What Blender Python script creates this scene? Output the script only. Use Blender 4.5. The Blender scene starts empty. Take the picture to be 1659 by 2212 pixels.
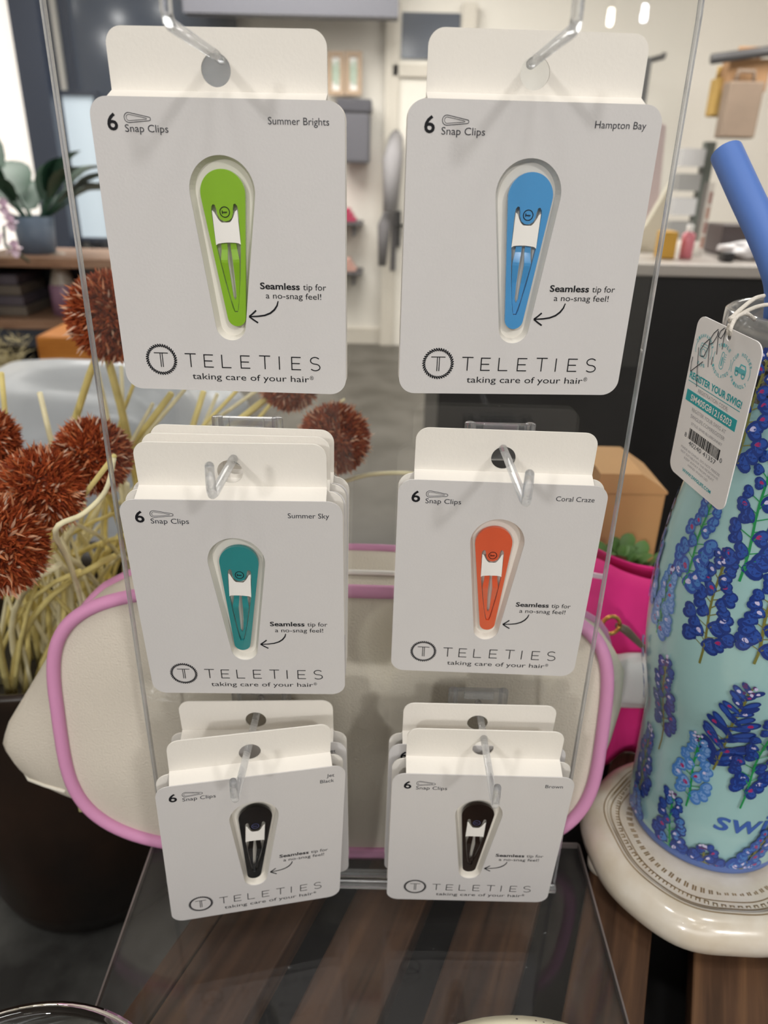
import bpy, bmesh, math, random
from mathutils import Vector, Matrix
from mathutils.geometry import tessellate_polygon
random.seed(7)
SC = bpy.context.scene
COL = SC.collection
PI = math.pi

# ------------------------------------------------------------------ camera, world, lamps, exposure
F, CX, CY = 1600.0, 829.5, 1106.0
PITCH, ROLL = math.radians(25.0), math.radians(1.29)
CAM = Vector((0, -.3057, .391))
FW = Vector((0, math.cos(PITCH), -math.sin(PITCH)))
RT = Vector((1, 0, 0))
DN = FW.cross(RT)
XI = RT * math.cos(ROLL) - DN * math.sin(ROLL)
YI = RT * math.sin(ROLL) + DN * math.cos(ROLL)
cd = bpy.data.cameras.new('camera'); cam = bpy.data.objects.new('camera', cd); COL.objects.link(cam)
m3 = Matrix((XI, -YI, -FW)).transposed()
cam.matrix_world = Matrix.Translation(CAM) @ m3.to_4x4()
cd.sensor_fit = 'VERTICAL'; cd.sensor_height = 9.6; cd.sensor_width = 7.2
cd.lens = F / 2212 * 9.6
cd.clip_start = .01; cd.clip_end = 60
cd.dof.use_dof = True; cd.dof.focus_distance = .300; cd.dof.aperture_fstop = 3.0
SC.camera = cam

w = bpy.data.worlds.new('world'); SC.world = w; w.use_nodes = True
w.node_tree.nodes['Background'].inputs[0].default_value = (.93, .96, 1, 1)
w.node_tree.nodes['Background'].inputs[1].default_value = .9

def area(name, loc, target, size, power, color=(1, 1, 1), size_y=None):
    l = bpy.data.lights.new(name, 'AREA'); l.energy = power; l.color = color
    l.shape = 'RECTANGLE' if size_y else 'DISK'; l.size = size
    if size_y: l.size_y = size_y
    o = bpy.data.objects.new(name, l); COL.objects.link(o); o.location = loc
    o.rotation_euler = (Vector(target) - Vector(loc)).to_track_quat('-Z', 'Y').to_euler()
    return o
WARM = (1, .985, .96)
area('spot_lamp', (-.95, -2.6, 1.36), (0, 0, .25), .16, 17.5, WARM)
area('spot_lamp', (1.15, -2.4, 1.85), (0, 0, .25), .22, 18.5, WARM)
for q in ((-.45, -.45, 1.88), (.15, -.75, 1.88), (.65, -.35, 1.88)): area('ceiling_lamp', q, (.05, .1, 0), .22, 3.2, WARM)
area('ceiling_lamp', (.2, -3.6, 1.88), (.2, -3.4, 0), 3.0, 62, (1, .99, .98))
area('ceiling_lamp', (-.8, 4.0, 1.88), (-.8, 4.0, 0), 2.6, 150, (1, .97, .92))
area('ceiling_lamp', (1.8, 3.2, 1.88), (1.8, 3.6, 0), 2.0, 95, (1, .97, .92))
def bulb(loc, power, rad=.03):
    l = bpy.data.lights.new('track_bulb', 'POINT'); l.energy = power; l.shadow_soft_size = rad; l.color = (1, .98, .95)
    o = bpy.data.objects.new('track_bulb', l); COL.objects.link(o); o.location = loc
for q in ((-1.3, .9, 1.75), (-1.0, 1.3, 1.75), (-.75, 1.8, 1.75), (-.2, 1.2, 1.75), (.1, -1.2, 1.7), (.45, -1.35, 1.7), (.35, -1.7, 1.7), (-.5, -1.5, 1.7), (-3.1, 2.2, 1.5), (-2.9, 2.9, 1.5), (-2.6, 3.4, 1.6), (-3.2, 3.1, 1.75), (-2.4, 2.6, 1.8)): bulb(q, 2.0)
VS = SC.view_settings
VS.view_transform = 'Standard'; VS.look = 'None'; VS.gamma = 1; VS.exposure = 0.0
VS.use_curve_mapping = False
SC.cycles.use_denoising = True
SC.cycles.max_bounces = 14; SC.cycles.transparent_max_bounces = 24; SC.cycles.transmission_bounces = 10
SC.cycles.caustics_refractive = False; SC.cycles.caustics_reflective = False
SC.cycles.sample_clamp_indirect = 4.0

def ray(px, py): return FW + XI * ((px - CX) / F) + YI * ((py - CY) / F)
def at(px, py, Y):                       # a point of the place at distance Y behind the panel
    d = ray(px, py); return CAM + d * ((Y - CAM.y) / d.y)
def atz(px, py, Z=0):
    d = ray(px, py); return CAM + d * ((Z - CAM.z) / d.z)
def atd(px, py, zc): return CAM + ray(px, py) * zc

# ------------------------------------------------------------------ materials
def lin(h):
    h = h.lstrip('#'); v = [int(h[i:i+2], 16) / 255 for i in (0, 2, 4)]
    return tuple((c / 12.92 if c <= .04045 else ((c + .055) / 1.055) ** 2.4) for c in v) + (1,)
MATS = {}
def mat(name, color, rough=.5, metal=0, spec=.5, noise=0, nscale=40, bump=0, bscale=200, coat=0, trans=0, ior=1.5, color2=None, sss=0):
    if name in MATS: return MATS[name]
    m = bpy.data.materials.new(name); MATS[name] = m; m.use_nodes = True
    nt = m.node_tree; b = nt.nodes['Principled BSDF']
    c = lin(color) if isinstance(color, str) else tuple(color) + (1,)
    b.inputs['Base Color'].default_value = c; b.inputs['Roughness'].default_value = rough
    b.inputs['Metallic'].default_value = metal; b.inputs['Specular IOR Level'].default_value = spec
    b.inputs['Coat Weight'].default_value = coat; b.inputs['Coat Roughness'].default_value = .06
    b.inputs['Transmission Weight'].default_value = trans; b.inputs['IOR'].default_value = ior
    if sss:
        b.inputs['Subsurface Weight'].default_value = sss; b.inputs['Subsurface Radius'].default_value = (.002, .0015, .001)
    if noise or color2 or bump:
        tc = nt.nodes.new('ShaderNodeTexCoord')
    if noise or color2:
        n = nt.nodes.new('ShaderNodeTexNoise'); n.inputs['Scale'].default_value = nscale; n.inputs['Detail'].default_value = 5
        nt.links.new(tc.outputs['Object'], n.inputs['Vector'])
        r = nt.nodes.new('ShaderNodeValToRGB'); r.color_ramp.elements[0].position = .35; r.color_ramp.elements[1].position = .65
        c2 = lin(color2) if color2 else tuple(max(0, x * (1 - noise)) for x in c[:3]) + (1,)
        r.color_ramp.elements[0].color = c2; r.color_ramp.elements[1].color = c
        nt.links.new(n.outputs['Fac'], r.inputs['Fac']); nt.links.new(r.outputs['Color'], b.inputs['Base Color'])
    if bump:
        n2 = nt.nodes.new('ShaderNodeTexNoise'); n2.inputs['Scale'].default_value = bscale; n2.inputs['Detail'].default_value = 3
        nt.links.new(tc.outputs['Object'], n2.inputs['Vector'])
        bp = nt.nodes.new('ShaderNodeBump'); bp.inputs['Strength'].default_value = bump; bp.inputs['Distance'].default_value = .002
        nt.links.new(n2.outputs['Fac'], bp.inputs['Height']); nt.links.new(bp.outputs['Normal'], b.inputs['Normal'])
    return m

def mat_clear(name, tint=(1, 1, 1), haze=.0, f0=.04, rough=.02):
    """clear acrylic sheet: light goes straight through, the faces mirror by angle; haze is an even grey mix standing in for reflection haze, with dust specks"""
    if name in MATS: return MATS[name]
    m = bpy.data.materials.new(name); MATS[name] = m; m.use_nodes = True
    nt = m.node_tree; nt.nodes.remove(nt.nodes['Principled BSDF']); out = nt.nodes['Material Output']
    tr = nt.nodes.new('ShaderNodeBsdfTransparent'); tr.inputs[0].default_value = tuple(tint) + (1,)
    gl = nt.nodes.new('ShaderNodeBsdfGlossy'); gl.inputs['Roughness'].default_value = rough
    lw = nt.nodes.new('ShaderNodeLayerWeight'); lw.inputs['Blend'].default_value = .5
    pw = nt.nodes.new('ShaderNodeMath'); pw.operation = 'POWER'; pw.inputs[1].default_value = 4.0
    ml = nt.nodes.new('ShaderNodeMath'); ml.operation = 'MULTIPLY_ADD'; ml.inputs[1].default_value = 1 - f0; ml.inputs[2].default_value = f0
    nt.links.new(lw.outputs['Facing'], pw.inputs[0]); nt.links.new(pw.outputs[0], ml.inputs[0])
    mx = nt.nodes.new('ShaderNodeMixShader')
    nt.links.new(ml.outputs[0], mx.inputs[0]); nt.links.new(tr.outputs[0], mx.inputs[1]); nt.links.new(gl.outputs[0], mx.inputs[2])
    last = mx
    if haze:
        df = nt.nodes.new('ShaderNodeBsdfDiffuse'); df.inputs[0].default_value = (.8, .8, .8, 1)
        tc = nt.nodes.new('ShaderNodeTexCoord'); n = nt.nodes.new('ShaderNodeTexNoise'); n.inputs['Scale'].default_value = 300; n.inputs['Detail'].default_value = 2
        nt.links.new(tc.outputs['Object'], n.inputs['Vector'])
        r = nt.nodes.new('ShaderNodeMapRange'); r.inputs[1].default_value = .765; r.inputs[2].default_value = .84; r.inputs[3].default_value = haze; r.inputs[4].default_value = .35
        nt.links.new(n.outputs['Fac'], r.inputs[0])
        m2 = nt.nodes.new('ShaderNodeMixShader'); nt.links.new(r.outputs[0], m2.inputs[0]); nt.links.new(mx.outputs[0], m2.inputs[1]); nt.links.new(df.outputs[0], m2.inputs[2]); last = m2
    nt.links.new(last.outputs[0], out.inputs[0])
    return m

def mat_emit(name, color, strength):
    if name in MATS: return MATS[name]
    m = bpy.data.materials.new(name); MATS[name] = m; m.use_nodes = True
    b = m.node_tree.nodes['Principled BSDF']; c = lin(color)
    b.inputs['Base Color'].default_value = c; b.inputs['Emission Color'].default_value = c; b.inputs['Emission Strength'].default_value = strength
    return m

def mat_island(name, stops, rough=.7):
    """each loose piece of the mesh takes its own colour from the ramp"""
    if name in MATS: return MATS[name]
    m = bpy.data.materials.new(name); MATS[name] = m; m.use_nodes = True
    nt = m.node_tree; b = nt.nodes['Principled BSDF']; b.inputs['Roughness'].default_value = rough; b.inputs['Specular IOR Level'].default_value = .25
    g = nt.nodes.new('ShaderNodeNewGeometry'); r = nt.nodes.new('ShaderNodeValToRGB')
    els = r.color_ramp.elements
    while len(els) < len(stops): els.new(.5)
    for e, (p, c) in zip(els, stops): e.position = p; e.color = lin(c)
    nt.links.new(g.outputs['Random Per Island'], r.inputs['Fac']); nt.links.new(r.outputs['Color'], b.inputs['Base Color'])
    return m

def mat_wood(name, c1, c2, c3, axis='Y', rough=.5):
    if name in MATS: return MATS[name]
    m = bpy.data.materials.new(name); MATS[name] = m; m.use_nodes = True
    nt = m.node_tree; b = nt.nodes['Principled BSDF']; b.inputs['Roughness'].default_value = rough; b.inputs['Specular IOR Level'].default_value = .3
    tc = nt.nodes.new('ShaderNodeTexCoord'); mp = nt.nodes.new('ShaderNodeMapping')
    mp.inputs['Scale'].default_value = {'Y': (70, 4, 70), 'X': (4, 70, 70), 'Z': (70, 70, 4)}[axis]
    oi = nt.nodes.new('ShaderNodeObjectInfo'); av = nt.nodes.new('ShaderNodeVectorMath'); av.operation = 'ADD'
    nt.links.new(tc.outputs['Object'], mp.inputs['Vector']); nt.links.new(mp.outputs[0], av.inputs[0])
    sc = nt.nodes.new('ShaderNodeMath'); sc.operation = 'MULTIPLY'; sc.inputs[1].default_value = 37
    nt.links.new(oi.outputs['Random'], sc.inputs[0]); nt.links.new(sc.outputs[0], av.inputs[1])
    n = nt.nodes.new('ShaderNodeTexNoise'); n.inputs['Scale'].default_value = 1.6; n.inputs['Detail'].default_value = 7; n.inputs['Distortion'].default_value = .6
    nt.links.new(av.outputs[0], n.inputs['Vector'])
    r = nt.nodes.new('ShaderNodeValToRGB'); e = r.color_ramp.elements; e.new(.5)
    for k, (p, c) in enumerate(((.3, c1), (.52, c2), (.72, c3))): e[k].position = p; e[k].color = lin(c)
    nt.links.new(n.outputs['Fac'], r.inputs['Fac']); nt.links.new(r.outputs['Color'], b.inputs['Base Color'])
    bp = nt.nodes.new('ShaderNodeBump'); bp.inputs['Strength'].default_value = .25; bp.inputs['Distance'].default_value = .001
    nt.links.new(n.outputs['Fac'], bp.inputs['Height']); nt.links.new(bp.outputs[0], b.inputs['Normal'])
    return m

CARD = mat('white_card_stock', '#d4d1d0', .55, spec=.35, bump=.04, bscale=900)
CREAM = mat('cream_card_stock', '#eee9e1', .7, spec=.2, bump=.06, bscale=700)
TRAY = mat('cream_paper_tray', '#e6e1d8', .7, spec=.2)
INK = mat('grey_ink', '#3a3b42', .6, spec=.2)
INKB = mat('black_ink', '#1c1c20', .6, spec=.2)
WHITEP = mat('white_paper', '#f1efec', .5, spec=.3)
GLASS = mat('clear_plastic', (.95, .96, .97), .12, trans=.86, ior=1.49)
def mat_rod(name, share=.5, milk=.07):
    m = bpy.data.materials.new(name); m.use_nodes = True; nt = m.node_tree; nt.nodes.remove(nt.nodes['Principled BSDF'])
    g = nt.nodes.new('ShaderNodeBsdfGlass'); g.inputs['IOR'].default_value = 1.45; g.inputs['Roughness'].default_value = .08; g.inputs['Color'].default_value = (.97, .98, 1, 1)
    t = nt.nodes.new('ShaderNodeBsdfTransparent'); t.inputs[0].default_value = (.95, .96, .97, 1)
    d = nt.nodes.new('ShaderNodeBsdfDiffuse'); d.inputs[0].default_value = (.85, .86, .88, 1)
    m1 = nt.nodes.new('ShaderNodeMixShader'); m1.inputs[0].default_value = share; m2 = nt.nodes.new('ShaderNodeMixShader'); m2.inputs[0].default_value = milk
    nt.links.new(g.outputs[0], m1.inputs[1]); nt.links.new(t.outputs[0], m1.inputs[2]); nt.links.new(m1.outputs[0], m2.inputs[1]); nt.links.new(d.outputs[0], m2.inputs[2])
    nt.links.new(m2.outputs[0], nt.nodes['Material Output'].inputs[0]); return m
ROD = mat_rod('clear_plastic_rod')
EDGE = mat_rod('polished_acrylic_edge', .25, .16)
SHEET = mat_clear('clear_acrylic_sheet', (.965, .97, .968), .004, rough=.0)
BASEM = mat_clear('clear_acrylic_base', (.93, .925, .925), .012, .035, .05)

# ------------------------------------------------------------------ mesh helpers
class MB:
    def __init__(s): s.v = []; s.f = []; s.mi = []; s.sm = []
    def add(s, vs, fs, mi=0, smooth=False):
        o = len(s.v); s.v += [tuple(v) for v in vs]
        for f in fs: s.f.append([i + o for i in f]); s.mi.append(mi); s.sm.append(smooth)
    def box(s, x0, x1, y0, y1, z0, z1, mi=0):
        vs = [(x, y, z) for z in (z0, z1) for y in (y0, y1) for x in (x0, x1)]
        s.add(vs, [(0, 2, 3, 1), (4, 5, 7, 6), (0, 1, 5, 4), (2, 6, 7, 3), (0, 4, 6, 2), (1, 3, 7, 5)], mi)
    def obox(s, c, ax, ay, az, mi=0):
        c, ax, ay, az = map(Vector, (c, ax, ay, az))
        vs = [c + ax * i + ay * j + az * k for k in (-1, 1) for j in (-1, 1) for i in (-1, 1)]
        s.add(vs, [(0, 2, 3, 1), (4, 5, 7, 6), (0, 1, 5, 4), (2, 6, 7, 3), (0, 4, 6, 2), (1, 3, 7, 5)], mi)
    def tube(s, pts, r, n=8, mi=0, cap=True, smooth=True, flat=1.0):
        pts = [Vector(p) for p in pts]; N = len(pts)
        rr = r if isinstance(r, (list, tuple)) else [r] * N
        up = Vector((0, 0, 1)); rings = []
        t0 = (pts[1] - pts[0]).normalized()
        a = t0.cross(up)
        if a.length < .1: a = t0.cross(Vector((1, 0, 0)))
        a.normalize()
        for i, p in enumerate(pts):
            t = (pts[min(i + 1, N - 1)] - pts[max(i - 1, 0)]).normalized()
            a = (a - t * a.dot(t)).normalized(); b = t.cross(a)
            rings += [p + a * math.cos(2 * PI * k / n) * rr[i] + b * math.sin(2 * PI * k / n) * rr[i] * flat for k in range(n)]
        fs = [(i * n + k, i * n + (k + 1) % n, (i + 1) * n + (k + 1) % n, (i + 1) * n + k) for i in range(N - 1) for k in range(n)]
        if cap: fs += [tuple(range(n))[::-1], tuple((N - 1) * n + k for k in range(n))]
        s.add(rings, fs, mi, smooth)
    def lathe(s, prof, n=64, c=(0, 0), mi=0, smooth=True, wob=None):
        vs = []
        for (r, z) in prof:
            for k in range(n):
                a = 2 * PI * k / n; q = r + (wob(a, r, z) if wob else 0)
                vs.append((c[0] + q * math.cos(a), c[1] + q * math.sin(a), z))
        fs = [(i * n + k, i * n + (k + 1) % n, (i + 1) * n + (k + 1) % n, (i + 1) * n + k) for i in range(len(prof) - 1) for k in range(n)]
        s.add(vs, fs, mi, smooth)
    def slab(s, outer, holes, y0, y1, mi=0, mi_side=None):
        """flat sheet in the x-z plane from depth y0 to y1, with holes"""
        loops = [outer] + holes
        flat = [p for l in loops for p in l]
        tris = tessellate_polygon([[Vector((x, z, 0)) for x, z in l] for l in loops])
        n = len(flat)
        vs = [(x, y0, z) for x, z in flat] + [(x, y1, z) for x, z in flat]
        def area2(t):
            (ax, az), (bx, bz), (cx, cz) = (flat[i] for i in t); return (bx - ax) * (cz - az) - (cx - ax) * (bz - az)
        tris = [t if area2(t) > 0 else t[::-1] for t in tris]
        fs = [tuple(t) for t in tris] + [tuple(i + n for i in t[::-1]) for t in tris]
        s.add(vs, fs, mi)
        o = len(s.v) - 2 * n; base = 0
        for l in loops:
            k = len(l)
            for i in range(k):
                a, b = base + i, base + (i + 1) % k
                s.f.append([o + a, o + b, o + b + n, o + a + n]); s.mi.append(mi if mi_side is None else mi_side); s.sm.append(False)
            base += k
    def ribbon(s, pts, wd, y, closed=False, mi=0):
        """flat ink stroke in the x-z plane"""
        P = [Vector((p[0], p[1])) for p in pts]; N = len(P); L = []
        for i in range(N):
            a = P[(i - 1) % N] if closed or i > 0 else P[i]; b = P[(i + 1) % N] if closed or i < N - 1 else P[i]
            t = (b - a).normalized(); nn = Vector((-t.y, t.x)); wi = wd[i] if isinstance(wd, list) else wd
            L.append((P[i] + nn * wi / 2, P[i] - nn * wi / 2))
        vs = [(q.x, y, q.y) for pr in L for q in pr]
        fs = [(2 * i, 2 * i + 1, (2 * i + 3) % (2 * N), (2 * i + 2) % (2 * N)) for i in range(N if closed else N - 1)]
        s.add(vs, fs, mi)
    def build(s, name, mats, parent=None, origin=None, bevel=0, seg=2, subsurf=0, angle=.6):
        me = bpy.data.meshes.new(name)
        off = Vector((0, 0, 0))
        if origin == 'base':
            xs, ys, zs = zip(*s.v); off = Vector(((min(xs) + max(xs)) / 2, (min(ys) + max(ys)) / 2, min(zs)))
        elif origin is not None: off = Vector(origin)
        me.from_pydata([Vector(v) - off for v in s.v], [], s.f)
        for m in (mats if isinstance(mats, (list, tuple)) else [mats]): me.materials.append(m)
        me.polygons.foreach_set('material_index', s.mi); me.polygons.foreach_set('use_smooth', s.sm)
        me.update()
        o = bpy.data.objects.new(name, me); COL.objects.link(o); o.location = off
        if parent: o.parent = parent
        if bevel:
            md = o.modifiers.new('bevel', 'BEVEL'); md.width = bevel; md.segments = seg; md.limit_method = 'ANGLE'; md.angle_limit = angle
        if subsurf:
            md = o.modifiers.new('subsurf', 'SUBSURF'); md.levels = subsurf; md.render_levels = subsurf
        return o

def tag(o, label=None, cat=None, group=None, kind=None):
    if label: o['label'] = label
    if cat: o['category'] = cat
    if group: o['group'] = group
    if kind: o['kind'] = kind
    return o
def thing(name, label, cat, loc=(0, 0, 0), group=None):
    o = bpy.data.objects.new(name, None); COL.objects.link(o); o.location = loc; o.empty_display_size = .01
    return tag(o, label, cat, group)
def recalc(o):
    bm = bmesh.new(); bm.from_mesh(o.data); bmesh.ops.recalc_face_normals(bm, faces=bm.faces); bm.to_mesh(o.data); bm.free(); return o

def arc(cx, cz, r, a0, a1, n=8):
    return [(cx + r * math.cos(a0 + (a1 - a0) * i / n), cz + r * math.sin(a0 + (a1 - a0) * i / n)) for i in range(n + 1)]
def rrect(x0, x1, z0, z1, r, n=8):
    return arc(x1 - r, z1 - r, r, 0, PI/2, n) + arc(x0 + r, z1 - r, r, PI/2, PI, n) + arc(x0 + r, z0 + r, r, PI, 1.5*PI, n) + arc(x1 - r, z0 + r, r, 1.5*PI, 2*PI, n)
def teardrop(c0, r0, c1, r1, n=20):
    """outline round two circles, counter-clockwise"""
    c0, c1 = Vector(c0), Vector(c1); d = c1 - c0; L = d.length; th = math.atan2(d.y, d.x); ph = math.acos((r0 - r1) / L)
    return arc(c0.x, c0.y, r0, th + ph, th + 2*PI - ph, n) + arc(c1.x, c1.y, r1, th - ph, th + ph, n)
def text_mesh(txt, x0, x1, base, cap, y=-.00012, weight=0.0, align=None, shear=0):
    """letters laid flat in the x-z plane, fitted between x0 and x1, capital height cap"""
    cu = bpy.data.curves.new('letters', 'FONT'); cu.body = txt; cu.size = 1; cu.offset = weight; cu.resolution_u = 3; cu.shear = shear
    ob = bpy.data.objects.new('letters', cu); COL.objects.link(ob)
    dg = bpy.context.evaluated_depsgraph_get()
    me = bpy.data.meshes.new_from_object(ob.evaluated_get(dg))
    xs = [v.co.x for v in me.vertices]; a, b = min(xs), max(xs)
    capu = .70; sz = cap / capu
    sx = (x1 - x0) / (b - a) if x0 is not None and x1 is not None else sz
    if x0 is None: x0 = x1 - sx * (b - a)
    vs = [((v.co.x - a) * sx + x0, y, base + v.co.y * sz) for v in me.vertices]
    fs = [tuple(p.vertices) for p in me.polygons]
    bpy.data.objects.remove(ob); bpy.data.curves.remove(cu); bpy.data.meshes.remove(me)
    return vs, fs

# ------------------------------------------------------------------ the room
def structure(o): return tag(o, kind='structure')
FLZ = -.905
mb = MB(); mb.box(-3.6, 3.6, -5.2, 5.9, FLZ - .05, FLZ)
structure(mb.build('floor', mat('mottled_concrete', '#55514a', .5, color2='#403c34', nscale=5), origin='base'))
mb = MB(); mb.box(-3.6, 3.6, -5.2, 5.9, 1.95, 2.0)
structure(mb.build('ceiling', mat('white_ceiling', '#e4e1da', .9), origin='base'))
WALLW = mat('white_wall_paint', '#e6e1d8', .8, noise=.04, nscale=2)
def wall(name, *b):
    mb = MB(); mb.box(*b); return structure(mb.build(name, WALLW, origin='base'))
wall('wall_back', -3.6, 3.6, 5.7, 5.8, FLZ, 1.95)
wall('wall_front', -3.6, 3.6, -5.2, -5.1, FLZ, 1.95)
wall('wall_left', -3.6, -3.5, -5.1, 5.7, FLZ, 1.95)
wall('wall_right', 3.5, 3.6, -5.1, 5.7, FLZ, 1.95)
GREYT = mat('pale_grey_trim', '#c9c2b6', .6)
DARKF = mat('dark_blue_grey_frame', '#2d3442', .4)
BLACKP = mat('black_paint', '#1c1b1d', .45)
mb = MB(); mb.box(-.9, 3.5, 5.675, 5.7, FLZ, FLZ + .12)
structure(mb.build('baseboard_back', GREYT, origin='base'))
WALLGLOW = mat_emit('glowing_cream_pane', '#efe9e2', .82)
SKYB = mat_emit('blue_daylight_pane', '#b6c2cb', .55)
DARKG = mat('dark_window_glass', '#39414f', .12, spec=.6)
def window(n, x0, x1, z0, z1, Y, paneM, fr=.07):
    root = bpy.data.objects.new('window_%d' % n, None); COL.objects.link(root); root.location = ((x0 + x1) / 2, Y, z0); structure(root)
    W_, H_ = (x1 - x0) / 2, z1 - z0
    mb = MB(); mb.slab([(-W_, 0), (W_, 0), (W_, H_), (-W_, H_)], [[(-W_ + fr, fr), (-W_ + fr, H_ - fr), (W_ - fr, H_ - fr), (W_ - fr, fr)]], -.05, 0)
    recalc(mb.build('window_frame', DARKF, root))
    mb = MB(); mb.box(-W_ + fr, W_ - fr, -.02, -.01, fr, H_ - fr); mb.build('window_pane', paneM, root)
    return root
p = at(0, 330, 5.68); q = at(98, 0, 5.68)
window(1, p.x - .5, q.x + .02, p.z - 1.0, 1.85, 5.69, WALLGLOW)
p = at(125, 0, 5.68); q = at(520, 215, 5.68)
window(2, p.x, q.x, q.z - 1.15, 1.85, 5.69, DARKG, .06)
p = at(640, 215, 5.68)
mb = MB(); a = at(110, 560, 5.4); b_ = at(170, 560, 5.4)
mb.box(a.x, b_.x - .02, 5.36, 5.5, FLZ, 1.95); structure(mb.build('trim_1', DARKF, origin='base'))
p = at(145, 330, 5.6); q = at(215, 205, 5.6)
window(3, p.x, q.x, at(150, 520, 5.6).z, q.z + .02, 5.60, SKYB, .03)
# door in the back wall
a = at(848, 100, 5.66); b_ = at(1010, 100, 5.66)
dr = bpy.data.objects.new('door_1', None); COL.objects.link(dr); dr.location = ((a.x + b_.x) / 2, 5.66, FLZ); structure(dr)
hw = (b_.x - a.x) / 2
mb = MB(); mb.box(-hw, hw, -.02, .02, 0, 2.25); mb.build('door_leaf', mat('white_door_paint', '#e3ded4', .5), dr)
mb = MB()
for s_ in (-1, 1): mb.box(s_ * hw - .05, s_ * hw + .05, -.05, .03, 0, 2.3)
mb.box(-hw, hw, -.05, .03, 1.86, 1.94); mb.build('door_frame', GREYT, dr, bevel=.006)
mb = MB(); mb.box(-hw + .06, hw - .06, -.035, -.02, 1.97, 2.24); mb.build('door_transom', DARKG, dr)
mb = MB(); mb.box(-hw + .04, -hw + .09, -.05, -.02, .75, 1.0); mb.tube([(-hw + .065, -.05, .9), (-hw + .065, -.09, .9), (-hw + .2, -.09, .9)], .012); mb.build('door_handle', BLACKP, dr)
# dark soffit beam high on the back wall
a = at(400, 30, 5.3); b_ = at(860, 42, 5.3)
mb = MB(); mb.box(a.x, b_.x, 5.25, 5.4, a.z, 1.95); structure(mb.build('trim_2', mat('grey_beam', '#585860', .6), origin='base'))

# ------------------------------------------------------------------ things far behind
ASH = mat('ash_wood', '#b49a80', .6); TERRA = mat_wood('warm_shelf_wood', '#7a5a46', '#96755e', '#ab8c74', 'X')
def world_box(name, m, x0, x1, y0, y1, z0, z1, label, cat, group=None, bevel=.004):
    mb = MB(); mb.box(x0, x1, y0, y1, z0, z1); return tag(mb.build(name, m, origin='base', bevel=bevel), label, cat, group)
def print_frame(px0, px1, py0, py1, Y, label):
    a, b = at(px0, py1, Y), at(px1, py0, Y)
    r = thing('picture_frame', label, 'picture', ((a.x + b.x) / 2, Y, a.z), 'framed prints on the white wall')
    W_, H_ = (b.x - a.x) / 2, b.z - a.z
    mb = MB(); mb.slab([(-W_, 0), (W_, 0), (W_, H_), (-W_, H_)], [[(-W_ + .03, .03), (-W_ + .03, H_ - .03), (W_ - .03, H_ - .03), (W_ - .03, .03)]], -.03, 0)
    recalc(mb.build('frame', ASH, r))
    mb = MB(); mb.box(-W_ + .03, W_ - .03, -.012, -.004, .03, H_ - .03); mb.build('print', WHITEP, r)
    mb = MB(); random.seed(3)
    for k in range(9):
        x = random.uniform(-.5, .5) * W_; z = H_ * random.uniform(.3, .75)
        mb.slab([(x + .014 * math.cos(t * PI / 5), z + .030 * math.sin(t * PI / 5)) for t in range(10)], [], -.016 - .0003 * k, -.0121)
    mb.build('leaf_motif', mat('sage_green_ink', '#b3c3b2', .7), r)
print_frame(708, 744, 112, 206, 5.62, 'wood framed leaf print, left of the two on the white wall')
print_frame(746, 782, 112, 206, 5.62, 'wood framed leaf print, right of the two on the white wall')
a = at(732, 352, 5.5); b_ = at(800, 216, 5.5)
r = thing('wall_basket', 'dark grey basket hung on the white wall under the framed prints', 'basket', ((a.x + b_.x) / 2, 5.5, a.z))
hw, hh = (b_.x - a.x) / 2, b_.z - a.z
mb = MB(); mb.box(-hw, hw, -.08, .15, 0, hh * .8); mb.build('basket_body', mat('charcoal_fabric', '#58575e', .8, bump=.3, bscale=60), r, bevel=.02)
mb = MB(); mb.box(-hw - .01, hw + .01, -.09, .16, hh * .8, hh); mb.build('basket_rim', mat('dark_rim', '#403f47', .7), r, bevel=.01)
for py, pz, c, lb in ((478, 450, '#a8284f', 'raspberry folded cloth on the upper wall shelf'), (585, 560, '#b98f83', 'dusty pink folded cloth on the lower wall shelf')):
    a = at(690, py, 5.45); b_ = at(782, py, 5.45)
    r = thing('wall_shelf', 'small dark wall shelf ' + ('under the raspberry cloth' if c == '#a8284f' else 'lowest on the white wall'), 'shelf', ((a.x + b_.x) / 2, 5.5, a.z))
    hw = (b_.x - a.x) / 2
    mb = MB(); mb.box(-hw, hw, -.1, .2, -.02, 0); mb.build('shelf_board', mat('shelf_charcoal', '#4c494b', .6), r, bevel=.003)
    for sx in (-.65, .6): mb = MB(); mb.box(hw * sx - .01, hw * sx + .01, -.05, .2, -.10, -.02); mb.build('bracket', mat('shelf_charcoal', '#4c494b', .6), r)
    mb = MB()
    for k in range(3): mb.box(a.x + hw * .2, a.x + hw * 1.72 - k * .02, 5.42, 5.6, a.z + .001 + k * .03, a.z + .029 + k * .03)
    tag(mb.build('folded_cloth', mat('cloth' + c, c, .9), origin='base', bevel=.012), lb, 'cloth')
# clothes rail items near the door
a = at(838, 600, 5.2); b_ = at(868, 275, 5.2)
r = thing('coat_rack', 'dark wall coat rack with grey scarves beside the white door', 'coat rack', ((a.x + b_.x) / 2, 5.3, a.z))
H_ = b_.z - a.z
mb = MB(); mb.box(-.02, .02, .3, .35, 0, H_); mb.build('rail', mat('shelf_charcoal', '#4c494b', .6), r)
mb = MB(); mb.tube([(0, .3, H_ * .95), (-.02, .1, H_ * .8), (-.03, .08, H_ * .45)], [.05, .07, .05]); mb.build('scarf', mat('grey_scarf', '#8f8c8e', .9), r)
mb = MB(); mb.tube([(-.02, .3, H_ * .5), (-.07, .12, H_ * .35), (-.08, .1, H_ * .06)], [.03, .05, .03]); mb.build('scarf', mat('dark_scarf', '#5f5c5e', .9), r)

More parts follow.
